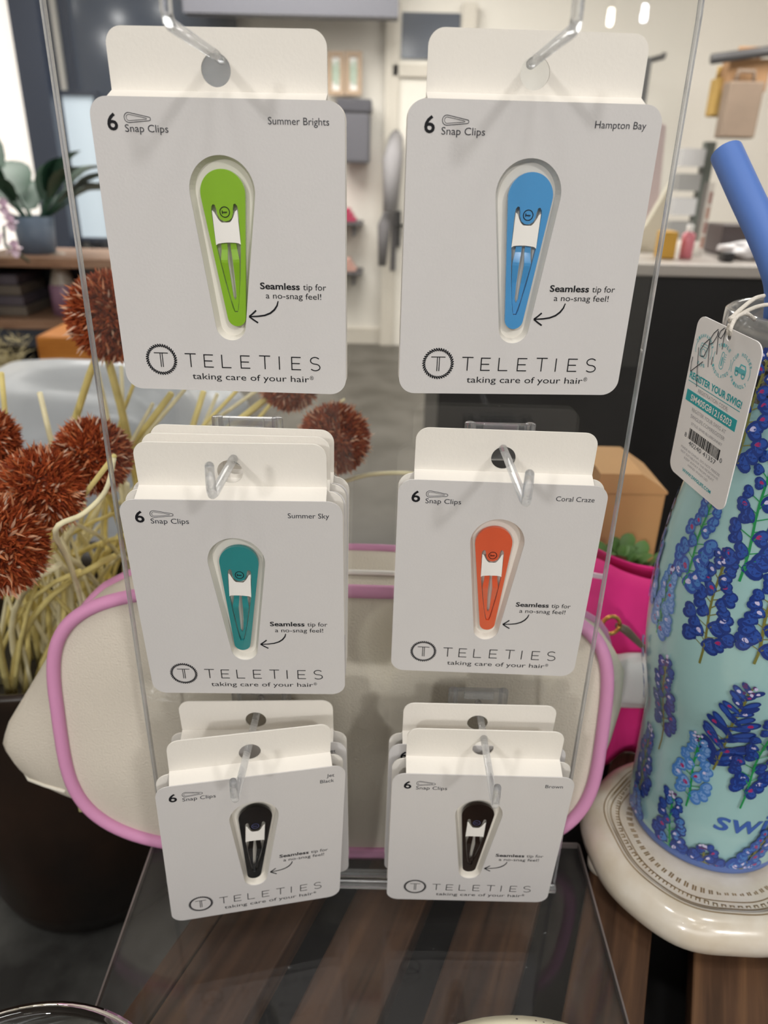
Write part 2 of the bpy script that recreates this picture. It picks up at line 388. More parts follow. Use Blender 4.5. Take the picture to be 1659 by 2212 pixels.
# left side: shelf with plant
Ys = 2.2
a = at(-60, 556, Ys); b_ = at(262, 566, Ys)
r = thing('shelf_unit', 'dark shelf unit with warm wood boards behind the dried flowers', 'shelf', ((a.x + b_.x) / 2, Ys, at(100, 905, Ys).z))
base = r.location.z; hw = (b_.x - a.x) / 2
for py in (556, 690):
    z = at(100, py, Ys).z - base
    mb = MB(); mb.box(-hw, hw, -.02, .30, z - .03, z); mb.build('shelf_board', TERRA, r, bevel=.003)
zt = at(100, 556, Ys).z - base
mb = MB(); mb.box(-hw, hw, .28, .30, 0, zt - .03); mb.build('back_panel', mat('navy_grey_panel', '#343843', .6), r)
mb = MB(); mb.box(-hw, -hw + .03, 0, .29, 0, zt - .03); mb.build('side_panel', mat('navy_grey_panel', '#343843', .6), r)
mb = MB(); mb.box(hw - .03, hw, 0, .29, 0, zt - .03); mb.build('side_panel', mat('navy_grey_panel', '#343843', .6), r)
z2 = at(100, 690, Ys).z
mb = MB(); mb.box(-hw, hw, -.015, .29, z2 - base - .09, z2 - base - .031); mb.build('rail', mat('navy_grey_panel', '#343843', .6), r)
for k in range(4):
    z = z2 + .001 + k * .034
    a = at(-20, 650, Ys + .1); b_ = at(72 - 3 * k, 650, Ys + .1)
    world_box('magazine', mat('taupe_cover' + str(k % 2), ('#6b6258', '#575058')[k % 2], .6), a.x, b_.x, Ys + .04, Ys + .24, z, z + .032,
              ('taupe', 'plum grey', 'taupe brown', 'dark plum')[k] + ' magazine in the shelf pile, ' + ('bottom one', 'second from bottom', 'third from bottom', 'topmost')[k], 'magazine', 'pile of magazines on the shelf')
a = at(104, 680, Ys + .05); b_ = at(152, 625, Ys + .05)
r = thing('pink_jar', 'dusty pink jar with clear neck on the dark shelf', 'jar', ((a.x + b_.x) / 2, Ys + .1, z2 + .001))
hw = (b_.x - a.x) / 2
mb = MB(); mb.lathe([(0, 0), (hw, 0), (hw, .095), (hw * .9, .1), (0, .1)], 32); mb.build('jar_body', mat('dusty_pink_glaze', '#8c6a80', .4), r)
mb = MB(); mb.lathe([(hw * .9, .1), (hw * .6, .15), (hw * .5, .2), (0, .2)], 32); mb.build('jar_neck', mat('smoky_cream', '#a39a8e', .4), r)
# plant pot and leaves
a = at(20, 545, Ys + .05); b_ = at(106, 545, Ys + .05)
ztop = at(60, 556, Ys).z
r = thing('potted_plant', 'broad leaved green plant in a blue grey pot on the shelf', 'plant', ((a.x + b_.x) / 2, Ys + .12, ztop))
hw = (b_.x - a.x) / 2; ph = at(60, 470, Ys + .05).z - ztop
mb = MB(); mb.lathe([(0, 0), (hw * .85, 0), (hw, ph), (hw * .93, ph), (hw * .9, ph * .9), (0, ph * .9)], 40); mb.build('pot', mat('blue_grey_pot', '#66768a', .5), r)
random.seed(12)
LEAF = mat('dark_green_leaf', '#2f5340', .5, noise=.3, nscale=8); LEAF2 = mat('fresh_green_leaf', '#5f8a45', .5, noise=.3, nscale=20)
def leaf(mb, p0, d, L, wd, droop=.4, mi=0):
    p0, d = Vector(p0), Vector(d).normalized(); side = d.cross(Vector((0, 0, 1)))
    side = side.normalized() if side.length > .05 else Vector((1, 0, 0))
    nrm = side.cross(d); n = 6; vs = []
    for i in range(n + 1):
        t = i / n; c = p0 + d * L * t + Vector((0, 0, -droop * L * t * t)); wi = wd * math.sin(PI * min(1, t * .92 + .08)) ** .8
        vs += [c - side * wi + nrm * wi * .3, c, c + side * wi + nrm * wi * .3]
    fs = [(3*i + k, 3*i + k + 1, 3*i + k + 4, 3*i + k + 3) for i in range(n) for k in (0, 1)]
    mb.add(vs, fs, mi, True)
for k in range(22):
    a_ = random.uniform(0, 2 * PI); el = random.uniform(.3, 1.25); L = random.uniform(.16, .3)
    mb = MB(); st = Vector((math.cos(a_) * .03, math.sin(a_) * .03, ph * .9)); d = Vector((math.cos(a_) * math.cos(el), math.sin(a_) * math.cos(el), math.sin(el)))
    p1 = st + d * random.uniform(.04, .17)
    mb.tube([st, p1], .004, 5); leaf(mb, p1, d, L, L * .26, .35); mb.build('leaf', LEAF, r)
# pale blossom at the far left
c = at(8, 490, 1.9)
r = thing('blossom_spray', 'pale pink blossom at the left edge before the green plant', 'flower', (c.x, 1.9, ztop - .02))
mb = MB(); mb.tube([(-.04, .2, .02), (-.03, .05, (c.z - ztop) * .7), (0, 0, c.z - ztop + .02)], .004, 6); mb.build('stem', LEAF, r)
for k in range(7):
    mb = MB(); o = Vector((random.uniform(-.06, .03), random.uniform(-.03, .03), c.z - ztop + .02 + random.uniform(-.06, .05)))
    for j in range(5): leaf(mb, o, (math.cos(j * 1.257), -.5, math.sin(j * 1.257)), .03, .012, 0)
    mb.build('petals', mat('pale_pink_petal', '#d9c3d3', .6), r)
# orange wood stool, silver cushion, pampas
a = at(95, 842, 1.75); b_ = at(240, 730, 1.75)
r = thing('wooden_stool', 'orange toned wooden stool under the dark shelf', 'stool', ((a.x + b_.x) / 2, 1.9, FLZ))
hw = (b_.x - a.x) / 2; zt = b_.z - FLZ; OR = mat_wood('orange_wood', '#a05f22', '#b8742f', '#c98740', 'X')
mb = MB(); mb.box(-hw, hw, -.15, .15, zt - .09, zt); mb.build('seat', OR, r, bevel=.008)
for sx in (-1, 1):
    for sy in (-1, 1):
        mb = MB(); mb.box(sx * hw * .8 - .03, sx * hw * .8 + .03, sy * .11 - .02, sy * .11 + .02, 0, zt - .09); mb.build('leg', OR, r)
def lump(name, c, rad, m, label, cat, seed=1, amp=.15, parent=None, freq=3.0, n=28, sq=1.0):
    rnd = random.Random(seed); ph = [(rnd.uniform(0, 6.28), rnd.uniform(.6, 1.4) * freq, Vector((rnd.uniform(-1, 1), rnd.uniform(-1, 1), rnd.uniform(-1, 1))).normalized()) for _ in range(6)]
    vs = []; fs = []
    for i in range(n + 1):
        th = PI * i / n
        for k in range(2 * n):
            a = PI * k / n; d = Vector((math.sin(th) * math.cos(a), math.sin(th) * math.sin(a), math.cos(th)))
            e = Vector([math.copysign(abs(q) ** sq, q) for q in d])
            s = 1 + amp * sum(math.sin(f * d.dot(u) * 3 + p0) for p0, f, u in ph) / 3
            vs.append((e.x * rad[0] * s, e.y * rad[1] * s, e.z * rad[2] * s + rad[2]))
    for i in range(n):
        for k in range(2 * n): fs.append((i*2*n + k, (i+1)*2*n + k, (i+1)*2*n + (k+1) % (2*n), i*2*n + (k+1) % (2*n)))
    mb = MB(); mb.add(vs, fs, 0, True)
    o = mb.build(name, m, parent); o.location = Vector(c) if not parent else Vector(c)
    if label: tag(o, label, cat)
    return o
SILV = mat('silver_white_fabric', '#c9ced3', .28, spec=.6, noise=.2, nscale=4)
lo = at(140, 1230, 1.1); hi = at(140, 838, 1.1)
lump('cushion', (at(150, 950, 1.1).x, 1.25, lo.z), (.30, .16, (hi.z - lo.z) / 2), SILV, 'crumpled silver white cushion behind the dried flowers', 'cushion', 5, .12, sq=.7)
cb = lo.z
r = thing('bench', 'low grey bench carrying the silver white cushion', 'bench', (at(150, 950, 1.1).x, 1.25, FLZ))
mb = MB(); mb.box(-.45, .42, -.2, .2, cb - FLZ - .08, cb - FLZ - .03); mb.build('seat', mat('grey_bench', '#77747a', .7), r, bevel=.006)
for sx in (-.38, .35): mb = MB(); mb.box(sx - .03, sx + .03, -.17, .17, 0, cb - FLZ - .08); mb.build('leg', mat('grey_bench', '#77747a', .7), r)
c = at(-10, 790, 1.6)
r = thing('pampas_plume', 'fluffy beige pampas plume at the left edge below the shelf', 'dried plant', (c.x - .05, 1.6, FLZ))
mb = MB(); zc = c.z - FLZ
mb.tube([(0, 0, 0), (.02, 0, zc - .1)], .008, 6); mb.build('stem', mat('straw', '#c9bd86', .7), r)
mb = MB(); random.seed(9)
for k in range(500):
    d = Vector((random.gauss(0, 1), random.gauss(0, 1), random.gauss(.4, 1))).normalized(); o = Vector((.05, 0, zc)) + Vector((random.gauss(0, .035), random.gauss(0, .03), random.gauss(0, .04)))
    s_ = d.orthogonal().normalized() * .002; mb.add([o - s_, o + s_, o + d * .06 + Vector((0, 0, -.02))], [(0, 1, 2)])
mb.build('plume', mat('beige_plume', '#b5a983', .9), r)

# right side: counter, goods on it, paper bags, pegboard strip
Yc = 1.7
zc = at(1300, 566, Yc).z
r = thing('shop_counter', 'black fronted shop counter with a pale top behind the stand', 'counter', (1.1, Yc, FLZ))
x0 = at(945, 880, Yc).x - 1.1
mb = MB(); mb.box(x0, 1.3, 0, .7, 0, zc - FLZ - .03); mb.build('counter_body', mat('black_laminate', '#1f1e20', .4, noise=.3, nscale=6), r, bevel=.004)
mb = MB(); mb.box(x0 - .02, 1.3, -.02, .72, zc - FLZ - .03, zc - FLZ); mb.build('counter_top', mat('pale_counter_top', '#b9b2ab', .4), r, bevel=.004)
zt = zc + .001
def cbox(name, m, px0, px1, py0, Y, dy, label, cat, bevel=.004):
    a, b = at(px0, py0, Y), at(px1, py0, Y); return world_box(name, m, a.x, b.x, Y, Y + dy, zt, a.z, label, cat, None, bevel)
cbox('gift_box', mat('mustard_card', '#c89a3c', .6), 1436, 1468, 500, 1.8, .06, 'small mustard yellow box on the pale counter top', 'box')
a = at(1491, 545, 1.8); hh = at(1491, 487, 1.8).z - zt
r = thing('lotion_bottle', 'pink bottle on the pale counter beside the clear stand', 'bottle', (a.x, 1.83, zt))
mb = MB(); mb.lathe([(0, 0), (.017, 0), (.017, hh * .72), (.008, hh * .8), (0, hh * .8)], 24); mb.build('bottle_body', mat('coral_pink_plastic', '#d9808c', .35), r)
mb = MB(); mb.lathe([(.009, hh * .8), (.009, hh), (0, hh)], 16); mb.build('cap', WHITEP, r)
a = at(1512, 560, 1.85); b_ = at(1556, 395, 1.85)
r = thing('earring_tower', 'slim clear tower of small goods on the pale counter', 'display', ((a.x + b_.x) / 2, 1.9, zt))
hw = (b_.x - a.x) / 2; H_ = b_.z - zt
mb = MB(); mb.box(-hw, hw, -.02, .02, 0, H_); mb.build('tower_body', mat_clear('counter_acrylic', (.9, .9, .9), .02), r)
for k in range(4):
    mb = MB(); mb.box(-hw * .5, hw * .6, -.024, -.021, H_ * (.12 + .2 * k), H_ * (.28 + .2 * k)); mb.build('goods_card', mat('rosy_card%d' % (k % 2), ('#b58f80', '#a37f78')[k % 2], .7), r)
cbox('card_reader', mat('dark_brown_plastic', '#4a4040', .4), 1564, 1640, 486, 1.95, .12, 'dark brown box on the pale counter behind the blue straw', 'box')
lump('tissue_bundle', (at(1640, 560, 1.78).x, 1.86, zt), (.075, .06, .022), mat('white_tissue', '#f0eef0', .6), 'crumpled white tissue on the counter behind the blue straw', 'tissue', 3, .2)
cbox('tape_dispenser', mat('black_plastic', '#2b2a2c', .4), 1566, 1590, 545, 1.76, .04, 'small black gadget on the counter edge near the tissue', 'gadget')
mb = MB(); a = at(1400, 520, 1.9)
# tall cream and pink cardboards leaning behind the blue card
def leaner(q, Y, th, m, label):
    P = [at(x, y, Y) for x, y in q]
    vs = [(v.x, Y, v.z) for v in P] + [(v.x, Y + th, v.z) for v in P]; n = len(P)
    mb = MB(); mb.add(vs, [tuple(range(n)), tuple(range(n, 2*n))[::-1]] + [(i, i + n, (i+1) % n + n, (i+1) % n) for i in range(n)])
    o = mb.build('display_board', m, origin='base', bevel=.002); recalc(o); return tag(o, label, 'board')
leaner([(1340, 556), (1436, 556), (1438, 505), (1452, 392), (1400, 480)], 2.0, .03, mat('cream_board', '#ddd6c2', .7), 'cream board standing on the counter behind the blue clip card')
leaner([(1330, 556), (1412, 556), (1440, 270), (1380, 250)], 2.2, .03, mat('blush_board', '#d9c6c6', .7), 'blush pink board standing behind the cream board')
# pegboard strip
a = at(1478, 480, 4.4); b_ = at(1512, 305, 4.4)
r = thing('wall_rack', 'narrow dark wall rack with grey packets behind the stand edge', 'rack', ((a.x + b_.x) / 2, 5.6, a.z - .5))
hh = b_.z - a.z + .5
mb = MB(); mb.box(.06, .12, -1.15, -1.1, 0, hh); mb.build('upright', mat('dark_green_steel', '#5d625c', .5), r)
for k in range(5):
    mb = MB(); mb.box(-.08, .05, -1.2, -1.1, hh * (.3 + .14 * k), hh * (.40 + .14 * k)); mb.build('packet', mat('grey_packet%d' % (k % 2), ('#b5b4b4', '#8b8a88')[k % 2], .5), r)
# bracket over the blue card
a = at(1400, 215, 5.3); b_ = at(1434, 122, 5.3)
r = thing('wall_bracket', 'dark metal wall bracket peeking out beside the top right card', 'bracket', (a.x, 5.4, a.z - .1))
hh = b_.z - a.z
mb = MB(); mb.box(-.06, 0, -.06, .0, 0, hh + .1); mb.build('upright', mat('dark_metal', '#4c4b4c', .4), r)
mb = MB(); mb.tube([(-.03, 0, hh + .08), (.06, -.1, hh + .1), (b_.x - a.x, -.1, hh + .12)], .018, 8); mb.build('arm', mat('dark_metal', '#4c4b4c', .4), r)
# brown paper bags on a rail
Yb = 4.2
a = at(1545, 128, Yb); b_ = at(1659, 95, Yb)
r = thing('hanging_rail', 'dark metal rail on the right carrying brown paper bags', 'rail', (a.x, Yb, a.z))
mb = MB(); mb.tube([(-.02, 0, 0), (1.1, 0, .16)], .025, 10); mb.build('bar', mat('dark_metal', '#4c4b4c', .4), r)
mb = MB(); mb.tube([(1.0, 0, .15), (1.0, 1.45, .15)], .02, 8); mb.build('arm', mat('dark_metal', '#4c4b4c', .4), r)
def paper_bag(px0, px1, py0, py1, Y, col, label):
    a, b = at(px0, py1, Y), at(px1, py0, Y)
    r = thing('paper_bag', label, 'bag', ((a.x + b.x) / 2, Y, a.z), 'brown paper bags on the rail'); hw, H = (b.x - a.x) / 2, b.z - a.z
    m = mat('kraft' + col, col, .8, noise=.1, nscale=10)
    mb = MB(); mb.box(-hw, hw, -.05, .05, 0, H); mb.build('bag_body', m, r, bevel=.01)
    mb = MB(); mb.tube([(-hw * .5, 0, H), (-hw * .45, 0, H + .05), (hw * .45, 0, H + .05), (hw * .5, 0, H)], .012, 6); mb.build('handle', m, r)
paper_bag(1528, 1572, 170, 252, 4.34, '#b08f4e', 'mustard kraft paper bag, left on the rail')
paper_bag(1556, 1660, 130, 200, 4.30, '#a5805c', 'tan kraft paper bag at the back of the rail')
paper_bag(1548, 1646, 178, 298, 4.2, '#8a7868', 'taupe paper bag in front on the rail')
# pendant bulbs behind the photographer, mirrored in the acrylic
for px, py, lb in ((1318, 47, 'left'), (1391, 38, 'right')):
    d = ray(px, py); t = (D_ := 3.9) / d.y; q = CAM + d * ((.3057 + 3.6) / d.y); q = Vector((q.x, -q.y, q.z))
    r = thing('pendant_lamp', 'small bare pendant bulb, the %s of two behind the viewer' % lb, 'lamp', q)
    mb = MB(); mb.lathe([(0, -.018), (.012, -.014), (.016, 0), (.012, .022), (.012, .05), (0, .05)], 20); mb.build('bulb', mat_emit('bulb_glow' + lb, '#fff6e0' if lb == 'left' else '#f4f7ff', 60), r)
    mb = MB(); mb.lathe([(0, .05), (.014, .05), (.014, .09), (0, .09)], 16); mb.tube([(0, 0, .09), (0, 0, 1.95 - q.z)], .003, 6); mb.build('cord', BLACKP, r)

# ------------------------------------------------------------------ slatted table, stone ledge
ANG = math.radians(22.0)
r = thing('slatted_table', 'dark stained slatted wood table under the clear display stand', 'table', (0, 0, 0))
DIRV = Vector((math.sin(ANG), math.cos(ANG), 0)); PERP = Vector((math.cos(ANG), -math.sin(ANG), 0))
WOOD = mat_wood('dark_walnut_slats', '#3b2a1f', '#5a4130', '#74553c', 'Y', .5)
edges = [(-.0890, -.0755, 0), (-.0743, -.0309, 0), (-.0101, .0307, 0), (.0516, .0922, 0), (.116, .1552, 0), (.1772, .2185, 0), (.2395, .281, 0), (.302, .343, 0), (.364, .405, 0)]
for o0, o1, _ in edges:
    mid = (o0 + o1) / 2; s0 = (-.135 - (-mid * math.sin(ANG))) / math.cos(ANG); s1 = (.38 + mid * math.sin(ANG)) / math.cos(ANG)
    mb = MB(); mb.box(-(o1 - o0) / 2, (o1 - o0) / 2, s0, s1, -.02, 0)
    o = mb.build('slat', WOOD, r, bevel=.0012); o.location = PERP * mid; o.rotation_euler = (0, 0, -ANG)
mb = MB(); mb.obox(PERP * .16 + DIRV * .13 + Vector((0, 0, -.06)), PERP * .245, DIRV * .24, Vector((0, 0, .01))); mb.build('gap_shade_panel', mat('black_gap_shade', '#0d0c0c', .8), r)  # added black sheet standing in for the shade below the slat gaps
for sx, sy in ((-.07, -.08), (.36, -.08), (-.07, .34), (.36, .34)):
    c = PERP * sx + DIRV * sy; mb = MB(); mb.box(c.x - .02, c.x + .02, c.y - .02, c.y + .02, FLZ, -.0705); mb.build('leg', WOOD, r)
mb = MB(); mb.box(-.26, .42, -.27, -.137, -.025, -.001); mb.build('front_board', WOOD, r, bevel=.002)
mb = MB(); mb.box(-1.3, -.14, -.30, .75, FLZ, -.30)
tag(mb.build('stone_ledge', mat('dark_mottled_stone', '#4b4b49', .6, color2='#1e1d1c', nscale=16, bump=.5, bscale=30), origin='base', bevel=.004), 'dark mottled stone ledge under the dark pot', 'ledge')

# ------------------------------------------------------------------ acrylic stand
XL, XR = -.1232, .1063
r = stand = thing('display_stand', 'clear acrylic display stand on the slatted table holding hair clip cards', 'display stand', (0, 0, .0005))
def corner(cx, cz, rx, rz, a0, a1, n=16): return [(cx + rx * math.cos(a0 + (a1 - a0) * i / n), cz + rz * math.sin(a0 + (a1 - a0) * i / n)) for i in range(n + 1)]
outl = [(XL, .0045), (XR, .0045)] + corner(XR - .045, .44, .045, .06, 0, PI/2) + corner(XL + .045, .44, .045, .06, PI/2, PI)
n = len(outl)
mb = MB(); mb.slab(outl, [], .0001, .0029)
mb.f = mb.f[:-n]; mb.mi = mb.mi[:-n]; mb.sm = mb.sm[:-n]
pan = mb.build('panel', SHEET, r)
mb = MB(); P = outl
inner = [(x * .0 + (x + (.0012 if x < -.05 else -.0012 if x > .05 else 0)), z - (.0012 if z > .3 else 0)) for x, z in outl]
for i in range(1, n):
    a, b, c, d = outl[i], outl[(i + 1) % n], inner[(i + 1) % n], inner[i]
    if i == n - 0: continue
    vs = [(p_[0], y, p_[1]) for y in (0, .003) for p_ in (a, b, c, d)]
    mb.add(vs, [(0, 1, 2, 3), (7, 6, 5, 4), (0, 4, 5, 1), (2, 6, 7, 3)])
recalc(mb.build('polished_edge', EDGE, pan))
BX0, BX1, BY0, BY1 = -.1402, .1287, -.118, .033
mb = MB(); mb.box(BX0 + .001, BX1 - .001, BY0 + .001, BY1 - .001, 0, .004); bp = mb.build('base_plate', BASEM, r)
mb = MB()
for b in ((BX0, BX0 + .001, BY0, BY1), (BX1 - .001, BX1, BY0, BY1), (BX0, BX1, BY0, BY0 + .001), (BX0, BX1, BY1 - .001, BY1)): mb.box(b[0], b[1], b[2], b[3], 0, .004)
mb.build('base_edge', mat('frosted_acrylic_edge', '#b7aaa6', .35, trans=.6), bp)
mb = MB(); mb.box(XL, XR, -.0042, -.0002, .0042, .0082); mb.build('slot_rail', GLASS, r, bevel=.0006)
mb = MB(); mb.box(XL, XR, .0032, .0070, .0042, .0082); mb.build('slot_rail', GLASS, r, bevel=.0006)

# ------------------------------------------------------------------ hair clip cards
MM = .001
def mm(l): return [(x * MM, z * MM) for x, z in l]
BODY = rrect(-44, 44, -102.8, 0, 6.2)
CUT = teardrop((0, -29.2), 11.8, (-.4, -76.6), 5.8, 24)
CUTI = teardrop((0, -29.2), 10.5, (-.4, -76.6), 4.6, 24)
def ring(c, r, n=28): return arc(c[0], c[1], r, 0, 2 * PI * (1 - 1 / n), n - 1)
HC = (-.6, 8.6)
BACK = arc(38, -6.2, 6, 0, PI/2, 8)[:0] + arc(37.8, -6.2, 6.2, 0, PI/2) + [(38.2, 0), (37.5, .7)] + arc(37.5 - 5.5, 21 - 5.5, 5.5, 0, PI/2) + arc(-37.5 + 5.5, 21 - 5.5, 5.5, PI/2, PI) + [(-37.5, .7), (-38.2, 0)] + arc(-37.8, -6.2, 6.2, PI/2, PI) + arc(-37.8, -96.6, 6.2, PI, 1.5*PI) + arc(37.8, -96.6, 6.2, 1.5*PI, 2*PI)
CACHE = {}
def cached(key, fn):
    if key not in CACHE: CACHE[key] = fn()
    return CACHE[key]
def inst(name, me, parent, loc=(0, 0, 0), bevel=0, seg=2):
    o = bpy.data.objects.new(name, me); COL.objects.link(o); o.parent = parent; o.location = loc
    if bevel:
        md = o.modifiers.new('bevel', 'BEVEL'); md.width = bevel; md.segments = seg; md.limit_method = 'ANGLE'; md.angle_limit = .5
    return o
def mesh_of(mb, mats, fix=True):
    o = mb.build('m', mats)
    if fix: recalc(o)
    me = o.data; bpy.data.objects.remove(o); return me
def flat_mesh(mb, mats):
    o = mb.build('m', mats); me = o.data; bpy.data.objects.remove(o); return me
def mk_front():
    mb = MB(); mb.slab(mm(BODY), [mm(CUT)[::-1]], 0, .0005); return mesh_of(mb, CARD)
def mk_back():
    mb = MB(); mb.slab(mm(BACK), [mm(ring(HC, 5.1))[::-1]], 0, .0006); return mesh_of(mb, CREAM)
def mk_tray():
    mb = MB(); a, b = mm(CUT), mm(CUTI); n = len(a); d = .0036
    vs = [(x, .0004, z) for x, z in a] + [(x, d, z) for x, z in b]
    mb.add(vs, [(i, (i+1) % n, (i+1) % n + n, i + n) for i in range(n)], 0, False)
    mb.add([(x, d, z) for x, z in b], [tuple(range(n))], 0)
    return flat_mesh(mb, TRAY)
def mk_icon():
    mb = MB()
    mb.ribbon(mm(teardrop((-30.6, -6.4), 1.55, (-23.6, -6.7), .55, 14)), .00022, -.00012, True)
    mb.ribbon(mm(teardrop((-30.5, -6.4), .95, (-24.6, -6.65), .18, 12)), .00016, -.00012, True); return flat_mesh(mb, INK)
def txt(items, m):
    mb = MB()
    for it in items:
        vs, fs = text_mesh(it[0], *[v * MM if v is not None else None for v in it[1:5]], weight=it[5] if len(it) > 5 else 0); mb.add(vs, fs)
    return flat_mesh(mb, m)
def mk_brand():
    mb = MB(); y = -.00012; wd = .00042; z0, z1 = -93.4 * MM, -88.1 * MM; zm = (z0 + z1) / 2; H = z1 - z0
    xs = [-17.3, -10.2, -3.2, 4.3, 12.1, 17.8, 24.4, 31.9]
    for ch, x in zip('TELETIES', xs):
        x *= MM
        def st(*p): mb.ribbon(p, wd, y)
        if ch == 'T': st((x - .0022, z1), (x + .0022, z1)); st((x, z1), (x, z0))
        if ch in 'EL': st((x - .0017, z1), (x - .0017, z0)); st((x - .0017, z0 + wd/2), (x + .0019, z0 + wd/2))
        if ch == 'E': st((x - .0017, z1 - wd/2), (x + .0019, z1 - wd/2)); st((x - .0017, zm), (x + .0015, zm))
        if ch == 'I': st((x, z1), (x, z0))
        if ch == 'S':
            q = H / 4; pts = [(x + .0019, z1 - q * .55)] + [(x + .0019 * math.cos(t), z1 - q + q * math.sin(t)) for t in [PI * (.25 + .125 * k) for k in range(11)]]
            pts = [(x + .0018 * math.cos(t), z1 - q + q * math.sin(t)) for t in [.18 * PI + k * (1.32 * PI) / 12 for k in range(13)]]
            pts += [(x + .0019 * math.cos(t), z0 + q + q * math.sin(t)) for t in [.5 * PI - k * (1.32 * PI) / 12 for k in range(1, 13)]]
            mb.ribbon(pts, wd, y)
    return flat_mesh(mb, INKB)
def mk_logo():
    mb = MB(); c = (-28.9 * MM, -90.7 * MM); y = -.00012; N = 40
    for k in range(N):
        a = 2 * PI * k / N; p = []
        for j in range(5):
            t = j / 4; rr = (5.0 + 1.25 * t) * MM; aa = a + .16 * math.sin(t * PI / 2) ; p.append((c[0] + rr * math.cos(aa), c[1] + rr * math.sin(aa)))
        mb.ribbon(p, [.0003, .00058, .00062, .00055, .0003], y)
    wd = .00034
    mb.ribbon([(c[0] - .0028, c[1] + .0026), (c[0] - .00035, c[1] + .0026), (c[0] - .00035, c[1] - .003)], wd, y)
    mb.ribbon([(c[0] + .0028, c[1] + .0026), (c[0] + .00045, c[1] + .0026), (c[0] + .00045, c[1] - .003)], wd, y)
    mb.ribbon([(c[0] - .0028, c[1] + .0026), (c[0] + .0028, c[1] + .0026)], wd, y)
    return flat_mesh(mb, INKB)
def mk_arrow():
    mb = MB(); y = -.00012
    p = [(18.4, -66.9), (17.9, -68.6), (16.8, -70.2), (15.2, -71.5), (13, -72.4), (10.5, -72.8), (7.4, -73.0)]
    mb.ribbon(mm(p), [.0004, .0006, .0007, .0007, .00065, .0006, .0005], y)
    mb.ribbon(mm([(9.8, -70.6), (8.4, -71.9), (7.0, -73.0)]), .00062, y); mb.ribbon(mm([(7.0, -73.0), (8.6, -74.2), (10.3, -75.3)]), .00062, y)
    return flat_mesh(mb, INKB)
# the snap clip, in its own frame: origin at the head circle's centre, z down the clip
TAILZ = -43.6
def mk_clip(m):
    mb = MB(); out = teardrop((0, 0), 8.1, (0, TAILZ), 3.5, 26)
    hole = [(-4.9, -5.5), (-4.7, -4.2), (-4.1, -3.4), (-3.4, -3.6), (-3.0, -5.2), (-2.9, -6.6), (-2.2, -8.3), (-1, -9.1), (0, -9.3), (1, -9.1), (2.2, -8.3), (2.9, -6.6), (3.0, -5.2), (3.4, -3.6), (4.1, -3.4), (4.7, -4.2), (4.9, -5.5),
            (4.7, -16), (4.15, -21), (2.95, -30), (1.2, -40), (.6, -41.8), (-.6, -41.8), (-1.2, -40), (-2.95, -30), (-4.15, -21), (-4.7, -16)]
    mb.slab(mm(out), [mm(hole)], -.0003, .0013); return mesh_of(mb, m)
def mk_tongue(m):
    mb = MB()
    for s in (-1, 1):      # the two spring arms with a bend, meeting at the tip
        P = [(-14.5, .55, 2.7, .0004), (-19, .6, 2.9, .0002), (-22.6, .9, 3.45, -.0004), (-23.6, .95, 3.45, -.0004), (-30, .8, 2.6, .0004), (-36, .6, 1.7, .0006), (-37.4, .0, 1.45, .0006), (-41.5, 0, .5, .0006)]
        vs = []
        for z, xi, xo, y in P: vs += [(s * xi * MM, y + .0004, z * MM), (s * xi * MM, y, z * MM), (s * xo * MM, y, z * MM), (s * xo * MM, y + .0004, z * MM)]
        fs = [(4*i + k, 4*i + (k+1) % 4, 4*(i+1) + (k+1) % 4, 4*(i+1) + k) for i in range(len(P) - 1) for k in range(4)]
        mb.add(vs, fs, 0, False)
    return mesh_of(mb, m)
def mk_sleeve():
    mb = MB(); vs = []; nx = 12
    top = lambda u: -9.6 if abs(u) < .05 else (-9.5 + 0.0 * u if abs(u) < .2 else None)
    for i in range(nx + 1):
        u = -1 + 2 * i / nx; x = 4.6 * u; au = abs(u)
        zt = -9.6 + (0 if au < .3 else ((au - .3) / .7) ** 1.6 * 5.6) - (1.4 if au > .98 else 0)
        zb = -17.0 + (.5 * (1 - u * u)) - (.4 if au > .95 else 0); y = -.0004 - .0003 * (1 - u * u)
        vs += [(x * MM, y, zt * MM), (x * MM, y, zb * MM), (x * MM, y + .0005, zb * MM)]
    fs = []
    for i in range(nx): fs += [(3*i, 3*i + 1, 3*i + 4, 3*i + 3), (3*i + 1, 3*i + 2, 3*i + 5, 3*i + 4)]
    mb.add(vs, fs, 0, False); return mesh_of(mb, mat('white_plastic_sleeve', '#f4f1ec', .5))
def mk_emblem(m):
    mb = MB(); c = (0, -6.1 * MM); y = -.0004
    mb.ribbon(arc(0, c[1], 1.75 * MM, 0, 2 * PI * 23 / 24, 23), .00032, y, True)
    mb.ribbon([(-.0009, c[1]), (.0009, c[1])], .00025, y); mb.ribbon([(-.0009, c[1] - .0006), (-.0009, c[1] + .0006)], .0003, y)
    mb.ribbon([(.0008, c[1] - .0003), (-.0006, c[1] - .0003)], .00018, y)
    return flat_mesh(mb, m)
SPEC = [('6', -38.3, -34.6, -10.3, 5.2, .018)]
